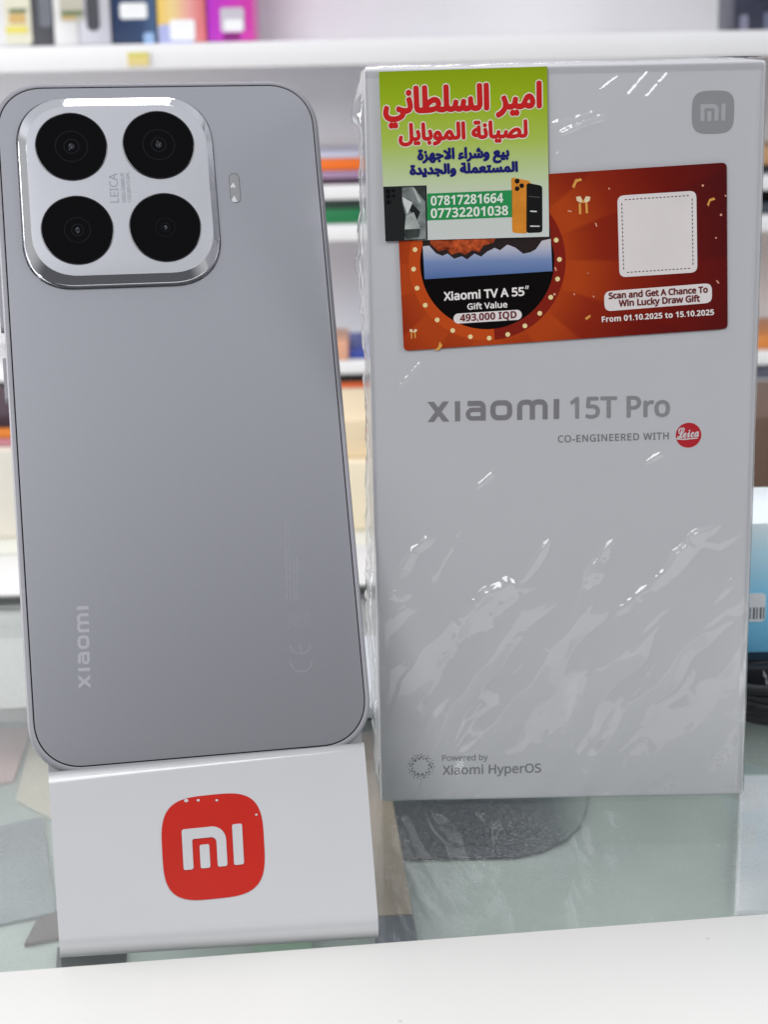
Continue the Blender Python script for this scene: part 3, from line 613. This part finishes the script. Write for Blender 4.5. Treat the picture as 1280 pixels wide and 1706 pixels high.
# ---- red sticker
def radial(name, c, stops, rough=.38):
    m = mat(name, (1, 1, 1), rough); n = m.node_tree.nodes; L = m.node_tree.links
    t = n.new('ShaderNodeTexCoord'); v = n.new('ShaderNodeVectorMath'); v.operation = 'DISTANCE'; L.new(t.outputs['Object'], v.inputs[0]); v.inputs[1].default_value = (c[0]*S, -.0006, c[1]*S)
    mr = n.new('ShaderNodeMapRange'); L.new(v.outputs['Value'], mr.inputs[0]); mr.inputs[2].default_value = stops[-1][0]*S
    # faint printed rays
    sp = n.new('ShaderNodeVectorMath'); sp.operation = 'SUBTRACT'; L.new(t.outputs['Object'], sp.inputs[0]); sp.inputs[1].default_value = (c[0]*S, 0, c[1]*S)
    sx_ = n.new('ShaderNodeSeparateXYZ'); L.new(sp.outputs[0], sx_.inputs[0]); at = n.new('ShaderNodeMath'); at.operation = 'ARCTAN2'; L.new(sx_.outputs['Z'], at.inputs[0]); L.new(sx_.outputs['X'], at.inputs[1])
    m3 = n.new('ShaderNodeMath'); m3.operation = 'MULTIPLY'; m3.inputs[1].default_value = 9; L.new(at.outputs[0], m3.inputs[0]); sn = n.new('ShaderNodeMath'); sn.operation = 'SINE'; L.new(m3.outputs[0], sn.inputs[0])
    st_ = n.new('ShaderNodeMapRange'); st_.inputs[1].default_value = -.15; st_.inputs[2].default_value = .15; st_.inputs[3].default_value = -.05; st_.inputs[4].default_value = .04; L.new(sn.outputs[0], st_.inputs[0])
    ad = n.new('ShaderNodeMath'); L.new(mr.outputs[0], ad.inputs[0]); L.new(st_.outputs[0], ad.inputs[1])
    r = n.new('ShaderNodeValToRGB'); L.new(ad.outputs[0], r.inputs[0]); el = r.color_ramp.elements; mx_ = stops[-1][0]
    el[0].position = 0; el[0].color = stops[0][1]+(1,); el[1].position = 1; el[1].color = stops[-1][1]+(1,)
    for p, cc in stops[1:-1]: q = el.new(p/mx_); q.color = cc+(1,)
    L.new(r.outputs[0], n['Principled BSDF'].inputs['Base Color']); return m
def c3(x, y): return (640+x/2.1333, 260+y/2.1333)
def c4(x, y): return (660+x/4.4138, 390+y/4.4138)
HR = .55
CC = np.array(buv(812, 437)); mmpx = .1378
red_m = radial('sticker_red', CC, [(0, (.50, .062, .010)), (19, (.46, .06, .010)), (28, (.29, .024, .008)), (40, (.17, .010, .006)), (58, (.09, .008, .009))])
def sheet(mb, P, h, th, mi=0):
    a = sum(P[i][0]*P[(i+1) % len(P)][1]-P[(i+1) % len(P)][0]*P[i][1] for i in range(len(P)))
    P = P if a > 0 else P[::-1]
    mb.loft([ring(P, -(h-th)), ring(P, -h)], mi, cap1=True)
def rquad(q, r, n_=5):
    P = [np.array(buv(*p)) for p in q]; out = []
    for i in range(4):
        a, b, c = P[i-1], P[i], P[(i+1) % 4]; u = (a-b)/np.linalg.norm(a-b); v = (c-b)/np.linalg.norm(c-b)
        for k in range(n_+1):
            t = k/n_; out.append(tuple(b+u*r*(1-t)**2+v*r*t**2))
    return out
mb = MB(); sheet(mb, rquad(RED, 1.2), HR, .12); RS = mb.build('red_sticker', red_m, PB, label='red and orange prize draw sticker')
mb = MB()
Ro, Ri = 131*mmpx, 112*mmpx
def half(R, a0, a1): return [(CC[0]+R*math.cos(t), CC[1]+R*math.sin(t)) for t in np.linspace(math.radians(a0), math.radians(a1), 48)]
def clipz(P):                                                    # keep inside the sticker's left border
    return P
pface(mb, half(Ro, 90, 275), HR+.01, 0); pface(mb, half(Ro, -85, 90), HR+.01, 1); disc(mb, CC, Ri, HR+.02, 2, 72)
mb.build('round_frame', [mat('ring_orange', (.56, .075, .012), .4, spec=.25), mat('ring_red', (.24, .017, .009), .4, spec=.25), mat('ring_black', (.004, .003, .003), .35, spec=.15)], RS)
mb = MB()
for p in [(140, 112), (130, 255), (155, 395), (215, 520), (303, 628), (417, 706), (547, 752), (685, 762), (822, 735), (948, 672), (1057, 580), (1138, 462), (1188, 328), (1202, 184), (1178, 42)]:
    disc(mb, buv(*c4(*p)), 4.0*mmpx, HR+.03, 0, 18)
mb.build('frame_bulbs', mat('bulb_cream', (.90, .72, .36), .4), RS)
# picture on the pictured television: cloud bank under red rock
mb = MB(); tq = quad_map((196, 72), (1138, 32), (1150, 270), (210, 330))
poly_on(mb, [c4(*tq(u, v)) for u, v in ((0, -.35), (1, -.35), (1, 1), (0, 1))], buv, HR+.03, 0)
ridge = [(0, .06), (.05, .05), (.10, .28), (.15, .36), (.19, .30), (.24, .46), (.30, .40), (.34, .50), (.40, .34), (.45, .44), (.5, .30), (.56, .20), (.60, .28), (.66, .12), (.72, .22), (.78, .42), (.84, .38), (.88, .30), (.93, .05), (1, .0)]
poly_on(mb, [c4(*tq(u, v)) for u, v in ridge]+[c4(*tq(1, -.36)), c4(*tq(0, -.36))], buv, HR+.035, 1)
rockp = [(.06, .0), (.12, .22), (.18, .18), (.22, .34), (.28, .28), (.33, .36), (.38, .24), (.44, .30), (.47, .12), (.55, .05), (.60, -.3), (.06, -.3)]
poly_on(mb, [c4(*tq(u, v)) for u, v in rockp], buv, HR+.04, 2)
tvz0, tvz1 = buv(*c4(600, 310))[1], buv(*c4(600, 100))[1]
cl_m = ramp_mat('picture_cloud', 2, [(tvz0-1, (.07, .14, .36)), (tvz0+3.5, (.20, .28, .50)), (tvz0+6, (.48, .50, .62)), (tvz1+1, (.62, .58, .62))], .35)
nn_ = cl_m.node_tree.nodes
mb.build('television_picture', [cl_m, mat('picture_dark', (.03, .02, .02), .4), mat('picture_rock', (.42, .07, .02), .4, vary=.7, scale=700)], RS)
mb = MB()
poly_on(mb, [c4(427+38-38*math.cos(t), 617-40*math.sin(t)+14) if False else (c4(459-36*math.sin(t), 618-37*math.cos(t))) for t in np.linspace(0, math.pi, 14)]+[c4(889+36*math.sin(t), 591+37*math.cos(t)) for t in np.linspace(0, math.pi, 14)], buv, HR+.03)
pq = [c3(782, 480), c3(1165, 450), c3(1166, 520), c3(784, 551)]
pface(mb, rquad(pq, 1.6), HR+.03)
card = [c3(829, 140), c3(1110, 122), c3(1114, 412), c3(837, 430)]
pface(mb, rquad(card, 1.6), HR+.03)
mb.build('white_panels', mat('panel_white', (.80, .74, .73), .4), RS)
mb = MB(); dm = quad_map(*card)
def dash(a, b, k):
    for i in range(k):
        t0, t1 = (i+.2)/k, (i+.75)/k; A = np.array(buv(*dm(*lerp(a, b, t0)))); B = np.array(buv(*dm(*lerp(a, b, t1))))
        for q in stroke([A, B], .2): pface(mb, q, HR+.05)
i_ = .055
for a, b in (((i_+.03, i_), (1-i_-.03, i_)), ((1-i_, i_+.03), (1-i_, 1-i_-.03)), ((1-i_-.03, 1-i_), (i_+.03, 1-i_)), ((i_, 1-i_-.03), (i_, i_+.03))): dash(a, b, 17)
mb.build('dashed_border', mat('ink_maroon', (.05, .02, .02), .5), RS)
mb = MB()
text_on(mb, sans('Xiaomi TV A 55'), c4(355, 485), c4(942, 448), c4(352, 424), buv, HR+.05, .10)
for x in (958, 972):
    poly_on(mb, [c4(x-4, 377), c4(x+5, 376), c4(x-2, 402), c4(x-8, 402)], buv, HR+.05)
text_on(mb, sans('Gift Value'), c4(527, 552), c4(818, 535), c4(525, 507), buv, HR+.05, .06)
text_on(mb, sans('From 01.10.2025 to 15.10.2025', True), c3(775, 589), c3(1173, 563), c3(774, 569), buv, HR+.05, .02)
mb.build('white_lettering', mat('ink_white', (.84, .79, .77), .4), RS)
ink_dr = mat('ink_dark_red', (.16, .03, .03), .4); mb = MB()
text_on(mb, sans('493,000 IQD', True), c4(472, 640), c4(887, 614), c4(470, 588), buv, HR+.06, .03)
mb.build('price_lettering', ink_dr, RS); mb = MB()
text_on(mb, sans('Scan and Get A Chance To'), c3(800, 506), c3(1150, 483), c3(799, 484), buv, HR+.06, .10)
text_on(mb, sans('Win Lucky Draw Gift'), c3(836, 533), c3(1122, 515), c3(835, 510), buv, HR+.06, .10)
mb.build('invitation_lettering', ink_dr, RS)
# gifts and confetti
gold, cream, peach = mat('confetti_gold', (.75, .36, .08), .4), mat('confetti_cream', (.82, .66, .42), .4), mat('confetti_peach', (.75, .35, .25), .4)
def gift(cx, cy, s_):
    f = lambda x, y: c3(cx+x*s_, cy+y*s_); mb = MB()
    for k in (-1, 1):
        poly_on(mb, [f(k*6, 6), f(k*13, 4), f(k*15, 38), f(k*8, 39)] if k > 0 else [f(-14, 8), f(-7, 7), f(-6, 41), f(-13, 42)], buv, HR+.03, 0)
        poly_on(mb, [f(0, 3), f(k*8, -14), f(k*22, -12), f(k*20, 0), f(k*9, 6)], buv, HR+.035, 1)
    poly_on(mb, [f(-4, 0), f(4, -1), f(4, 6), f(-4, 7)], buv, HR+.04, 0)
    mb.build('gift_ribbon', [gold, cream], RS)
gift(708, 158, 1.15); gift(104, 622, .62)
for pts in ([(668, 108), (680, 82), (700, 78), (704, 86), (686, 92), (676, 114)], [(1148, 172), (1156, 152), (1172, 146), (1178, 154), (1160, 160), (1154, 178)], [(198, 658), (208, 672), (196, 688), (178, 690), (192, 678)], [(714, 574), (734, 562), (734, 570), (720, 582)]):
    mb = MB(); poly_on(mb, [c3(*p) for p in pts], buv, HR+.03); mb.build('streamer', gold, RS)
for x, y, r_ in [(800, 115, 3), (1133, 104, 4), (1198, 208, 4), (1180, 290, 3), (1214, 140, 3), (676, 490, 3), (606, 490, 4), (725, 415, 2), (745, 498, 3)]:
    mb = MB(); disc(mb, buv(*c3(x, y)), r_*.47*mmpx*1.1, HR+.03, 0, 10); mb.build('confetti_dot', peach, RS)
for x, y, a in [(754, 243, 1.2), (660, 195, .2), (1186, 446, .9), (610, 400, 1.2)]:
    d = np.array([math.cos(a), math.sin(a)])*7; e_ = np.array([-d[1], d[0]])*.35
    mb = MB(); poly_on(mb, [c3(*(np.array([x, y])+k1*d+k2*e_)) for k1, k2 in ((-1, -1), (1, -1), (1, 1), (-1, 1))], buv, HR+.03); mb.build('confetti_strip', peach, RS)
# ---- green sticker, overlapping the red one
def c2(x, y): return (580+x/3.6571, 90+y/3.6571)
HG = .95
zA, zB = buv(*GREEN[3])[1], buv(*GREEN[0])[1]; dz = zB-zA
green_m = ramp_mat('sticker_green', 2, [(zA-.5, (.66, .69, .66)), (zA+dz*.22, (.64, .68, .62)), (zA+dz*.36, (.58, .68, .40)), (zA+dz*.58, (.44, .58, .10)), (zA+dz*.8, (.36, .50, .018)), (zB, (.28, .40, .008))], .33)
mb = MB(); gq = [np.array(buv(*p)) for p in GREEN]; sheet(mb, [tuple(p) for p in gq], HG, .12); GS = mb.build('green_sticker', green_m, PB, label='lime green repair shop sticker with red lettering')
mb = MB()
rows = [('امير السلطاني', (641, 188), (900.5, 177.5), (640.5, 147), .34, 0), ('لصيانة الموبايل', (666, 233.5), (877.5, 227), (665.5, 206), .24, 0), ('بيع وشراء الاجهزة', (697, 265.5), (847.4, 260), (696.6, 248.5), .19, 1), ('المستعملة والجديدة', (684, 290), (861.7, 284.5), (683.6, 274), .19, 1)]
outl = MB(); redt = MB(); navy = MB()
for body, a, b, t_, bo_, k in rows:
    text_on(redt if k == 0 else navy, shape(body), a, b, t_, buv, HG+.10, bo_, stagger=.008)
    if k == 0: text_on(outl, shape(body), a, b, t_, buv, HG+.02, bo_+.26, stagger=.006)
outl.build('lettering_outline', mat('ink_pale', (.86, .84, .72), .4), GS)
redt.build('red_lettering', mat('ink_red', (.62, .020, .020), .4), GS); navy.build('navy_lettering', mat('ink_navy', (.015, .018, .16), .4), GS)
mb = MB(); poly_on(mb, [c2(482, 848), c2(1000, 827), c2(1000, 991), c2(482, 1012)], buv, HG+.02); gb = mb.build('green_panel', mat('panel_green', (.03, .30, .09), .4), GS)
mb = MB(); text_on(mb, sans('07817281664', True), c2(505, 921), c2(945, 902), c2(504, 863), buv, HG+.05, .02); text_on(mb, sans('07732201038', True), c2(505, 997), c2(975, 978), c2(504, 939), buv, HG+.05, .02)
mb.build('number_lettering', mat('ink_mint', (.80, .86, .76), .4), GS)
mb = MB()
P2 = lambda pts, h, mi: poly_on(mb, [c2(*p) for p in pts], buv, HG+h, mi)
P2([(215, 806), (479, 798), (485, 1129), (228, 1139)], .02, 0)
P2([(330, 812), (400, 806), (470, 850), (476, 1124), (345, 1130), (352, 985), (330, 900)], .03, 1)
P2([(400, 806), (472, 802), (474, 900), (430, 850)], .04, 2); P2([(330, 868), (393, 903), (362, 975), (336, 900)], .05, 3)
P2([(352, 985), (400, 960), (440, 1060), (345, 1064)], .05, 4); P2([(392, 812), (410, 820), (448, 900), (430, 905)], .055, 4); P2([(340, 1068), (440, 1062), (432, 1112), (350, 1124)], .045, 2)
P2([(392, 910), (440, 960), (420, 1010), (376, 950)], .045, 0)
for x, y, r_ in [(244, 834, 14), (276, 830, 10), (246, 866, 14), (278, 862, 9), (248, 900, 14)]: disc(mb, buv(*c2(x, y)), r_/3.657*mmpx, HG+.05, 5, 20)
mb.build('dark_phone_picture', [mat('pic_black', (.02, .022, .022), .4), mat('pic_grey', (.22, .25, .24), .4, vary=.5, scale=350), mat('pic_soot', (.05, .06, .055), .4, vary=.4, scale=300), mat('pic_white', (.66, .68, .66), .4), mat('pic_silver', (.42, .45, .43), .4, vary=.3, scale=400), mat('pic_lens', (.004, .004, .004), .3)], GS)
mb = MB()
def rq2(q, r, h, mi): pface(mb, rquad([c2(*p) for p in q], r), HG+h, mi)
rq2([(994, 748), (1112, 772), (1092, 1092), (1000, 1086)], .7, .02, 0); rq2([(1087, 782), (1183, 800), (1184, 1084), (1086, 1088)], .7, .03, 1)
for x, y, r_ in [(1030, 772, 15), (1058, 800, 14), (1030, 818, 14)]: disc(mb, buv(*c2(x, y)), r_/3.657*mmpx, HG+.04, 1, 20)
P2([(1108, 951), (1150, 953), (1150, 961), (1110, 959)], .045, 2); P2([(1108, 1042), (1168, 1043), (1168, 1050), (1110, 1050)], .045, 2); P2([(1100, 862), (1170, 868), (1170, 874), (1100, 868)], .045, 3)
mb.build('orange_phone_picture', [mat('pic_orange', (.72, .26, .03), .4, vary=.15, scale=200), mat('pic_black2', (.012, .012, .012), .4), mat('pic_line', (.7, .7, .7), .4), mat('pic_dim', (.08, .08, .08), .4)], GS)
# =================================================================== THE PHONE
EUL = (-4.29062671e-01, 1.62169731e-02, 2.07440737e-01); PT = np.array([-41.4173093, 378.031996, 27.7031985])
cx, sx_, cy, sy, cz, sz_ = c_(EUL[0]), s_(EUL[0]), c_(EUL[1]), s_(EUL[1]), c_(EUL[2]), s_(EUL[2])
RP = np.array([[cz, -sz_, 0], [sz_, cz, 0], [0, 0, 1]])@np.array([[1, 0, 0], [0, cx, -sx_], [0, sx_, cx]])@np.array([[cy, 0, sy], [0, 1, 0], [-sy, 0, cy]])
PH = thing('smartphone', 'silver grey smartphone shown from behind leaning on the white stand', 'smartphone', PT, RP)
def puv(px, py, h=0):
    o = RP.T@(CAM-PT); d = RP.T@ray(px, py); t = (-h-o[1])/d[1]; p = o+d*t; return (p[0], p[2])
PW, PL, CR = 77.9/2, 162.7, 12.0
def body(ins): return rr(-PW+ins, PW-ins, ins, PL-ins, CR-ins*.9, 16, 2.15)
frame_mt = mat('frame_metal', (.33, .325, .355), .55, metal=.3, spec=.3, vary=.01)
PROF = [(1.25, .7), (1.25, .06), (1.05, .0), (.55, .12), (.18, .50), (0, 1.2), (0, 6.6), (.25, 7.4), (.9, 7.9)]
mb = MB(); mb.loft([ring(body(i), y) for i, y in PROF]); mb.build('frame', frame_mt, PH, auto=50)
mb = MB(); mb.loft([ring(body(.9), 7.85), ring(body(1.6), 8.1)], cap1=True); mb.build('screen', mat('screen_black', (.004, .004, .005), .08), PH)
mb = MB(); mb.loft([ring(body(1.2), .55), ring(body(1.8), .55)]); mb.build('panel_gap', mat('gap_black', (.006, .006, .008), .6), PH)
back_m = mat('back_glass', (.492, .495, .532), .28, metal=.80, vary=.01, scale=900)
mb = MB(); mb.loft([ring(body(1.56), .6), ring(body(1.56), -.01), ring(body(2.2), -.02)], cap1=True); mb.build('back_panel', back_m, PH, auto=50)
# antenna bands
band_m = mat('antenna_plastic', (.34, .33, .36), .5)
def bandm(side, c, wd=.9):
    rings = []
    for i, y in PROF[1:8]:
        o_ = .03
        yy = y-(.03 if y < .5 else 0)
        if side == 'top': rings.append([(c-wd/2, yy, PL-i+o_), (c+wd/2, yy, PL-i+o_)])
        if side == 'bottom': rings.append([(c-wd/2, yy, i-o_), (c+wd/2, yy, i-o_)])
        if side == 'left': rings.append([(-PW+i-o_, yy, c-wd/2), (-PW+i-o_, yy, c+wd/2)])
        if side == 'right': rings.append([(PW-i+o_, yy, c-wd/2), (PW-i+o_, yy, c+wd/2)])
    MB().loft(rings, closed=False).build('antenna_band', band_m, PH)
for sd, p in (('top', (89, 138)), ('top', (425, 134)), ('right', (545, 338)), ('left', (2, 355)), ('left', (12, 571)), ('left', (32, 985)), ('bottom', (286, 1274)), ('bottom', (398, 1256)), ('right', (608, 1050))):
    q = puv(*p, 0); bandm(sd, q[0] if sd in ('top', 'bottom') else q[1])
# side keys
for a, b in (((4, 405), (5, 555)), ((10, 597), (14, 673))):
    z1, z0 = puv(*a, -4)[1], puv(*b, -4)[1]
    o2 = rr(2.7, 5.3, z0, z1, 1.25, 6)
    MB().loft([[(-PW+.2, x, z) for x, z in o2], [(-PW-.55, x, z) for x, z in o2], [(-PW-.75, x*.9+.4, z0+(z-z0)*.99+.1) for x, z in o2]], cap1=True).build('side_key', frame_mt, PH, auto=45)
# camera module
HM = 3.0
def edges(l, r_, t_, b_, h): return puv(*l, h)[0], puv(*r_, h)[0], puv(*b_, h)[1], puv(*t_, h)[1]
px0, px1, pz0, pz1 = edges((46.5, 300), (348.5, 300), (190, 175.5), (220, 456), HM)
bx0, bx1, bz0, bz1 = edges((33.5, 300), (358.5, 310), (190, 163.5), (240, 472.5), 1.55)
def ro(k, grow=0): return rr(px0+(bx0-px0)*k-grow, px1+(bx1-px1)*k+grow, pz0+(bz0-pz0)*k-grow, pz1+(bz1-pz1)*k+grow, 10.6+1.2*k, 16, 2.25)
CM = MB(); CM.loft([ring(ro(.02), -HM+.02), ring(ro(0, -.05), -HM)], cap1=True)
plate_m = mat('module_plate', (.54, .545, .585), .45, metal=.4, vary=.01, scale=900)
cmo = CM.build('camera_module', plate_m, PH, auto=40)
chrome = mat('chrome_bevel', (.86, .87, .90), .045, metal=1.0, vary=.0)
mb = MB(); mb.loft([ring(ro(1.0, .04), .05), ring(ro(1.0, .04), -1.35), ring(ro(.99), -1.55), ring(ro(.93), -1.68), ring(ro(.05), -HM+.10), ring(ro(.0), -HM)]); mb.build('polished_rim', chrome, cmo, auto=20)
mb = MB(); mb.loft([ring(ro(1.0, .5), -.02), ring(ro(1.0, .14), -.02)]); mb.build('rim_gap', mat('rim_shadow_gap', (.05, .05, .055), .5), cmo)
lens_m = mat('lens_glass', (.0012, .0012, .0015), .06, spec=.10); lens_in = mat('lens_barrel', (.005, .005, .0075), .3, spec=.15); glint = mat('lens_bead', (.008, .009, .016), .2)
lens_e = mat('lens_edge', (.03, .03, .035), .2)
for px, py, rpx, inn in ((118.4, 244.4, 60.5, 1), (264, 241.5, 60, 1), (128.6, 383.5, 61, .8), (275.3, 379, 60.3, .6)):
    c0 = puv(px, py, HM); r_ = rpx*puv(px+1, py, HM)[0]-rpx*puv(px, py, HM)[0]
    cir = lambda R, y, n_=64: [(c0[0]+R*math.cos(t), y, c0[1]+R*math.sin(t)) for t in np.arange(n_)*2*math.pi/n_]
    mb = MB(); mb.loft([cir(r_, -HM+.1), cir(r_, -HM-.12), cir(r_-.22, -HM-.2)], 1); mb.loft([cir(r_-.22, -HM-.2), cir(r_-.5, -HM-.2)], 0, cap1=True)
    lo = mb.build('lens', [lens_m, lens_e], cmo, auto=30)
    mb = MB(); k = inn
    mb.loft([cir(1.9*k, -HM-.215, 32), cir(1.55*k, -HM-.215, 32)], 0); mb.loft([cir(3.9*k, -HM-.208, 40), cir(3.6*k, -HM-.208, 40)], 0); mb.loft([cir(.75*k, -HM-.215, 24), cir(.1, -HM-.216, 24)], 1)
    for j in range(5): disc(mb, (c0[0]+random.uniform(-.6, .6)*k, c0[1]+random.uniform(-.9, .9)*k), .10, HM+.225, 2, 8)
    mb.build('inner_lens', [lens_in, glint, mat('lens_glint', (.20, .21, .24), .3)], lo)
for p in ((264, 286), (123, 296)):
    pass
mb = MB()
text_on(mb, sans('LEICA'), (198, 337), (194.5, 288.5), (184, 337.5), lambda x, y: puv(x, y, HM), HM+.02, .02)
text_on(mb, sans('VARIO-SUMMILUX'), (209.5, 337), (206, 288), (203.5, 337.3), lambda x, y: puv(x, y, HM), HM+.02, .02, cap=.72)
text_on(mb, sans('1:1.62-3.0/15-115 ASPH.'), (218.2, 337), (215, 287), (212.4, 337.3), lambda x, y: puv(x, y, HM), HM+.02, .02, cap=.72)
mb.build('lens_lettering', mat('engraved_grey', (.33, .33, .37), .5), cmo)
# flash
f0, f1 = puv(388.5, 297), puv(392.5, 330); rF = 9.4*.139
mb = MB(); o2 = rr(f0[0]+.2-rF, f0[0]+.2+rF, f1[1]-rF, f0[1]+rF, rF-.02, 10)
ctr = (f0[0]+.2, (f0[1]+f1[1])/2)
mb.loft([ring(o2, -.03), ring([(ctr[0]+(x-ctr[0])*.86, ctr[1]+(z-ctr[1])*.95) for x, z in o2], -.06)], 1); mb.loft([ring([(ctr[0]+(x-ctr[0])*.86, ctr[1]+(z-ctr[1])*.95) for x, z in o2], -.06)]*1+[ring([(ctr[0]+(x-ctr[0])*.80, ctr[1]+(z-ctr[1])*.94) for x, z in o2], -.055)], 0, cap1=True)
fo = mb.build('flash', [mat('flash_lens', (.36, .36, .37), .25, coat=.6), mat('flash_edge', (.17, .17, .19), .3)], PH)
mb = MB()
for tri in ([(388.5, 304), (382.5, 312.5), (393, 312.5)], [(390.5, 326), (385.2, 333), (388, 337), (394.5, 336.5), (395, 335)]): poly_on(mb, tri, puv, .075)
mb.build('flash_facet', mat('flash_bright', (.80, .81, .85), .25), fo)
mb = MB(); wordmark_on(mb, (150.5, 1146.5), (147, 1009.5), (130.5, 1147.5), puv, .035)
mb.build('maker_lettering', mat('back_lettering', (.50, .50, .545), .33, metal=.5), PH)
mb = MB()
for k, (x, y0, y1) in enumerate(((478, 1000, 868), (484, 1000, 870), (490.5, 1000, 925), (496, 1000, 920))):     # tiny regulatory lines
    y = y0
    while y > y1+6:
        l = random.uniform(5, 16)
        for q in stroke([puv(x+(1000-y)*-.02, y), puv(x+(1000-max(y-l, y1))*-.02, max(y-l, y1))], .22): pface(mb, q, .035)
        y -= l+random.uniform(2, 4)
for path in ([(478, 1020), (510, 1046)], [(510, 1020), (480, 1046)], [(484, 1025), (508, 1028), (508, 1040), (482, 1042), (484, 1025)], [(513, 1020), (514, 1046)]):
    for q in stroke([puv(*p) for p in path], .14): pface(mb, q, .034)
cE = puv(500, 1072); cC = puv(502, 1102)
sc_ = 2.4
for cpt, kind in ((cE, 'E'), (cC, 'C')):
    P = [(cpt[0]+sc_*math.cos(math.radians(a)), cpt[1]+sc_*math.sin(math.radians(a))) for a in np.linspace(180, 360, 14)]
    for q in stroke(P, .24): pface(mb, q, .034)
    if kind == 'E':
        for q in stroke([(cpt[0], cpt[1]-sc_), (cpt[0], cpt[1]-.2)], .24): pface(mb, q, .036)
mb.build('regulatory_marks', mat('back_marks', (.44, .44, .485), .3, metal=.55), PH)
# =================================================================== THE STAND
SB = [onz(100, 1593, .65), onz(630, 1560, .65)]
SC = [ony(80, 1291, 369.3), ony(607, 1241.5, 383.8)]
ST = thing('phone_stand', 'glossy white bent acrylic stand with a red emblem holding up the phone', 'phone stand', ((SB[0]+SB[1])/2*[1, 1, 0]))
org = np.array([ST.location.x/S, ST.location.y/S, 0])
def profile(P, Q):
    """outer line of the bent sheet at one end: base, front bend, sloping panel, crest, ledge, back rest"""
    dh = (Q-P)*[1, 1, 0]; Lh = np.linalg.norm(dh); dh /= Lh; R1 = 3.6; z1 = R1+.05
    cen = np.array([1.4, z1]); top = np.array([Lh, Q[2]+.8])
    # tangent from the bend to the crest point
    v = top-cen; L_ = np.linalg.norm(v); al = math.atan2(v[1], v[0]); be = math.asin(R1/L_); sl = al-be
    an = sl+math.pi/2
    pts = [np.array([46., .05]), np.array([20., .05]), np.array([1.4, .05])]
    for t in np.linspace(-math.pi/2, an-2*math.pi, 14)[1:]: pts.append(cen+R1*np.array([math.cos(t), math.sin(t)]))
    a_end = pts[-1]; dirv = np.array([math.cos(sl), math.sin(sl)])
    lean = math.radians(24.6); led = np.array([math.cos(lean), -math.sin(lean)]); up = np.array([math.sin(lean), math.cos(lean)])
    rC = 5.5; turn = sl+lean; tl = rC*math.tan(turn/2)
    A = top-dirv*tl; cenC = A+rC*np.array([math.sin(sl), -math.cos(sl)])
    for k in range(1, 6): pts.append(a_end+(A-a_end)*k/6)
    for t in np.linspace(sl+math.pi/2, math.pi/2-lean, 10): pts.append(cenC+rC*np.array([math.cos(t), math.sin(t)]))
    E_ = pts[-1]+led*(9.6)                                       # ledge under the phone, square to it
    pts.append(pts[-1]+led*4); pts.append(E_)
    pts += [E_+up*2+led*.3, E_+up*30, E_+up*62]
    inn = []
    for i, p in enumerate(pts):
        a = pts[max(0, i-1)]; b = pts[min(len(pts)-1, i+1)]; t = (b-a)/np.linalg.norm(b-a); inn.append(p+1.9*np.array([t[1], -t[0]]))
    P0 = np.array([P[0], P[1], 0])
    w3 = lambda q: tuple(P0+dh*(q[0]-0)+np.array([0, 0, q[1]])-org)
    ring_ = [w3(q) for q in pts]+[w3(q) for q in inn[::-1]]
    return ring_, np.array(w3(a_end))+org, np.array(w3(A))+org
r0, a0, t0 = profile(*[SB[0], SC[0]]); r1, a1, t1 = profile(*[SB[1], SC[1]])
rs = [[tuple(np.array(p)*(1-k)+np.array(q)*k) for p, q in zip(r0, r1)] for k in (0, .004, .25, .5, .75, .996, 1)]
stand_m = mat('acrylic_white', (.51, .51, .522), .12, vary=.01, coat=.3)
mb = MB(); mb.loft(rs, cap0=True, cap1=True); mb.build('bent_sheet', stand_m, ST, auto=35)
# emblem on the panel
def panel(px, py, off):
    p, n_ = solve_patch(px, py, a0, a1, t0, t1)
    if n_[2] < 0: n_ = -n_
    return tuple(p+n_*off-org)
def emb(x, y): return (355+85*x-4.7*y, 1411-8.6*x-86.5*y)
mb = MB(); sq = squircle(96, 3.5)
mb.loft([[panel(*emb(x*k, y*k), .08) for x, y in sq] for k in (1, .97, .8, .6, .4, .2, .02)][::-1], cap0=True); eo = mb.build('emblem', mat('emblem_red', (.46, .012, .004), .14, spec=.3), ST)
mb = MB()
for q in mark_letters():
    a = sum(q[i][0]*q[(i+1) % len(q)][1]-q[(i+1) % len(q)][0]*q[i][1] for i in range(len(q))); q = q if a > 0 else q[::-1]
    mb.add([panel(*emb(x, y), .22) for x, y in q], [tuple(range(len(q)))])
for px, py, r_ in ((310, 1334.5, 3.6), (330, 1334, 2.6), (361, 1334, 2.4), (427, 1358, 2.2)):
    mb.add([panel(px+r_*math.cos(t), py+r_*.8*math.sin(t), .18) for t in np.arange(12)*math.pi/6], [tuple(range(12))])
mb.build('emblem_letters', mat('emblem_white', (.50, .505, .515), .14), eo)

for m in bpy.data.materials:                                    # printed inks have little gloss of their own
    if m.name.split('_')[0] in ('sticker', 'ring', 'ink', 'pic', 'panel', 'confetti', 'bulb', 'picture'):
        b = m.node_tree.nodes['Principled BSDF']; b.inputs['Specular IOR Level'].default_value = .16; b.inputs['Roughness'].default_value = .3
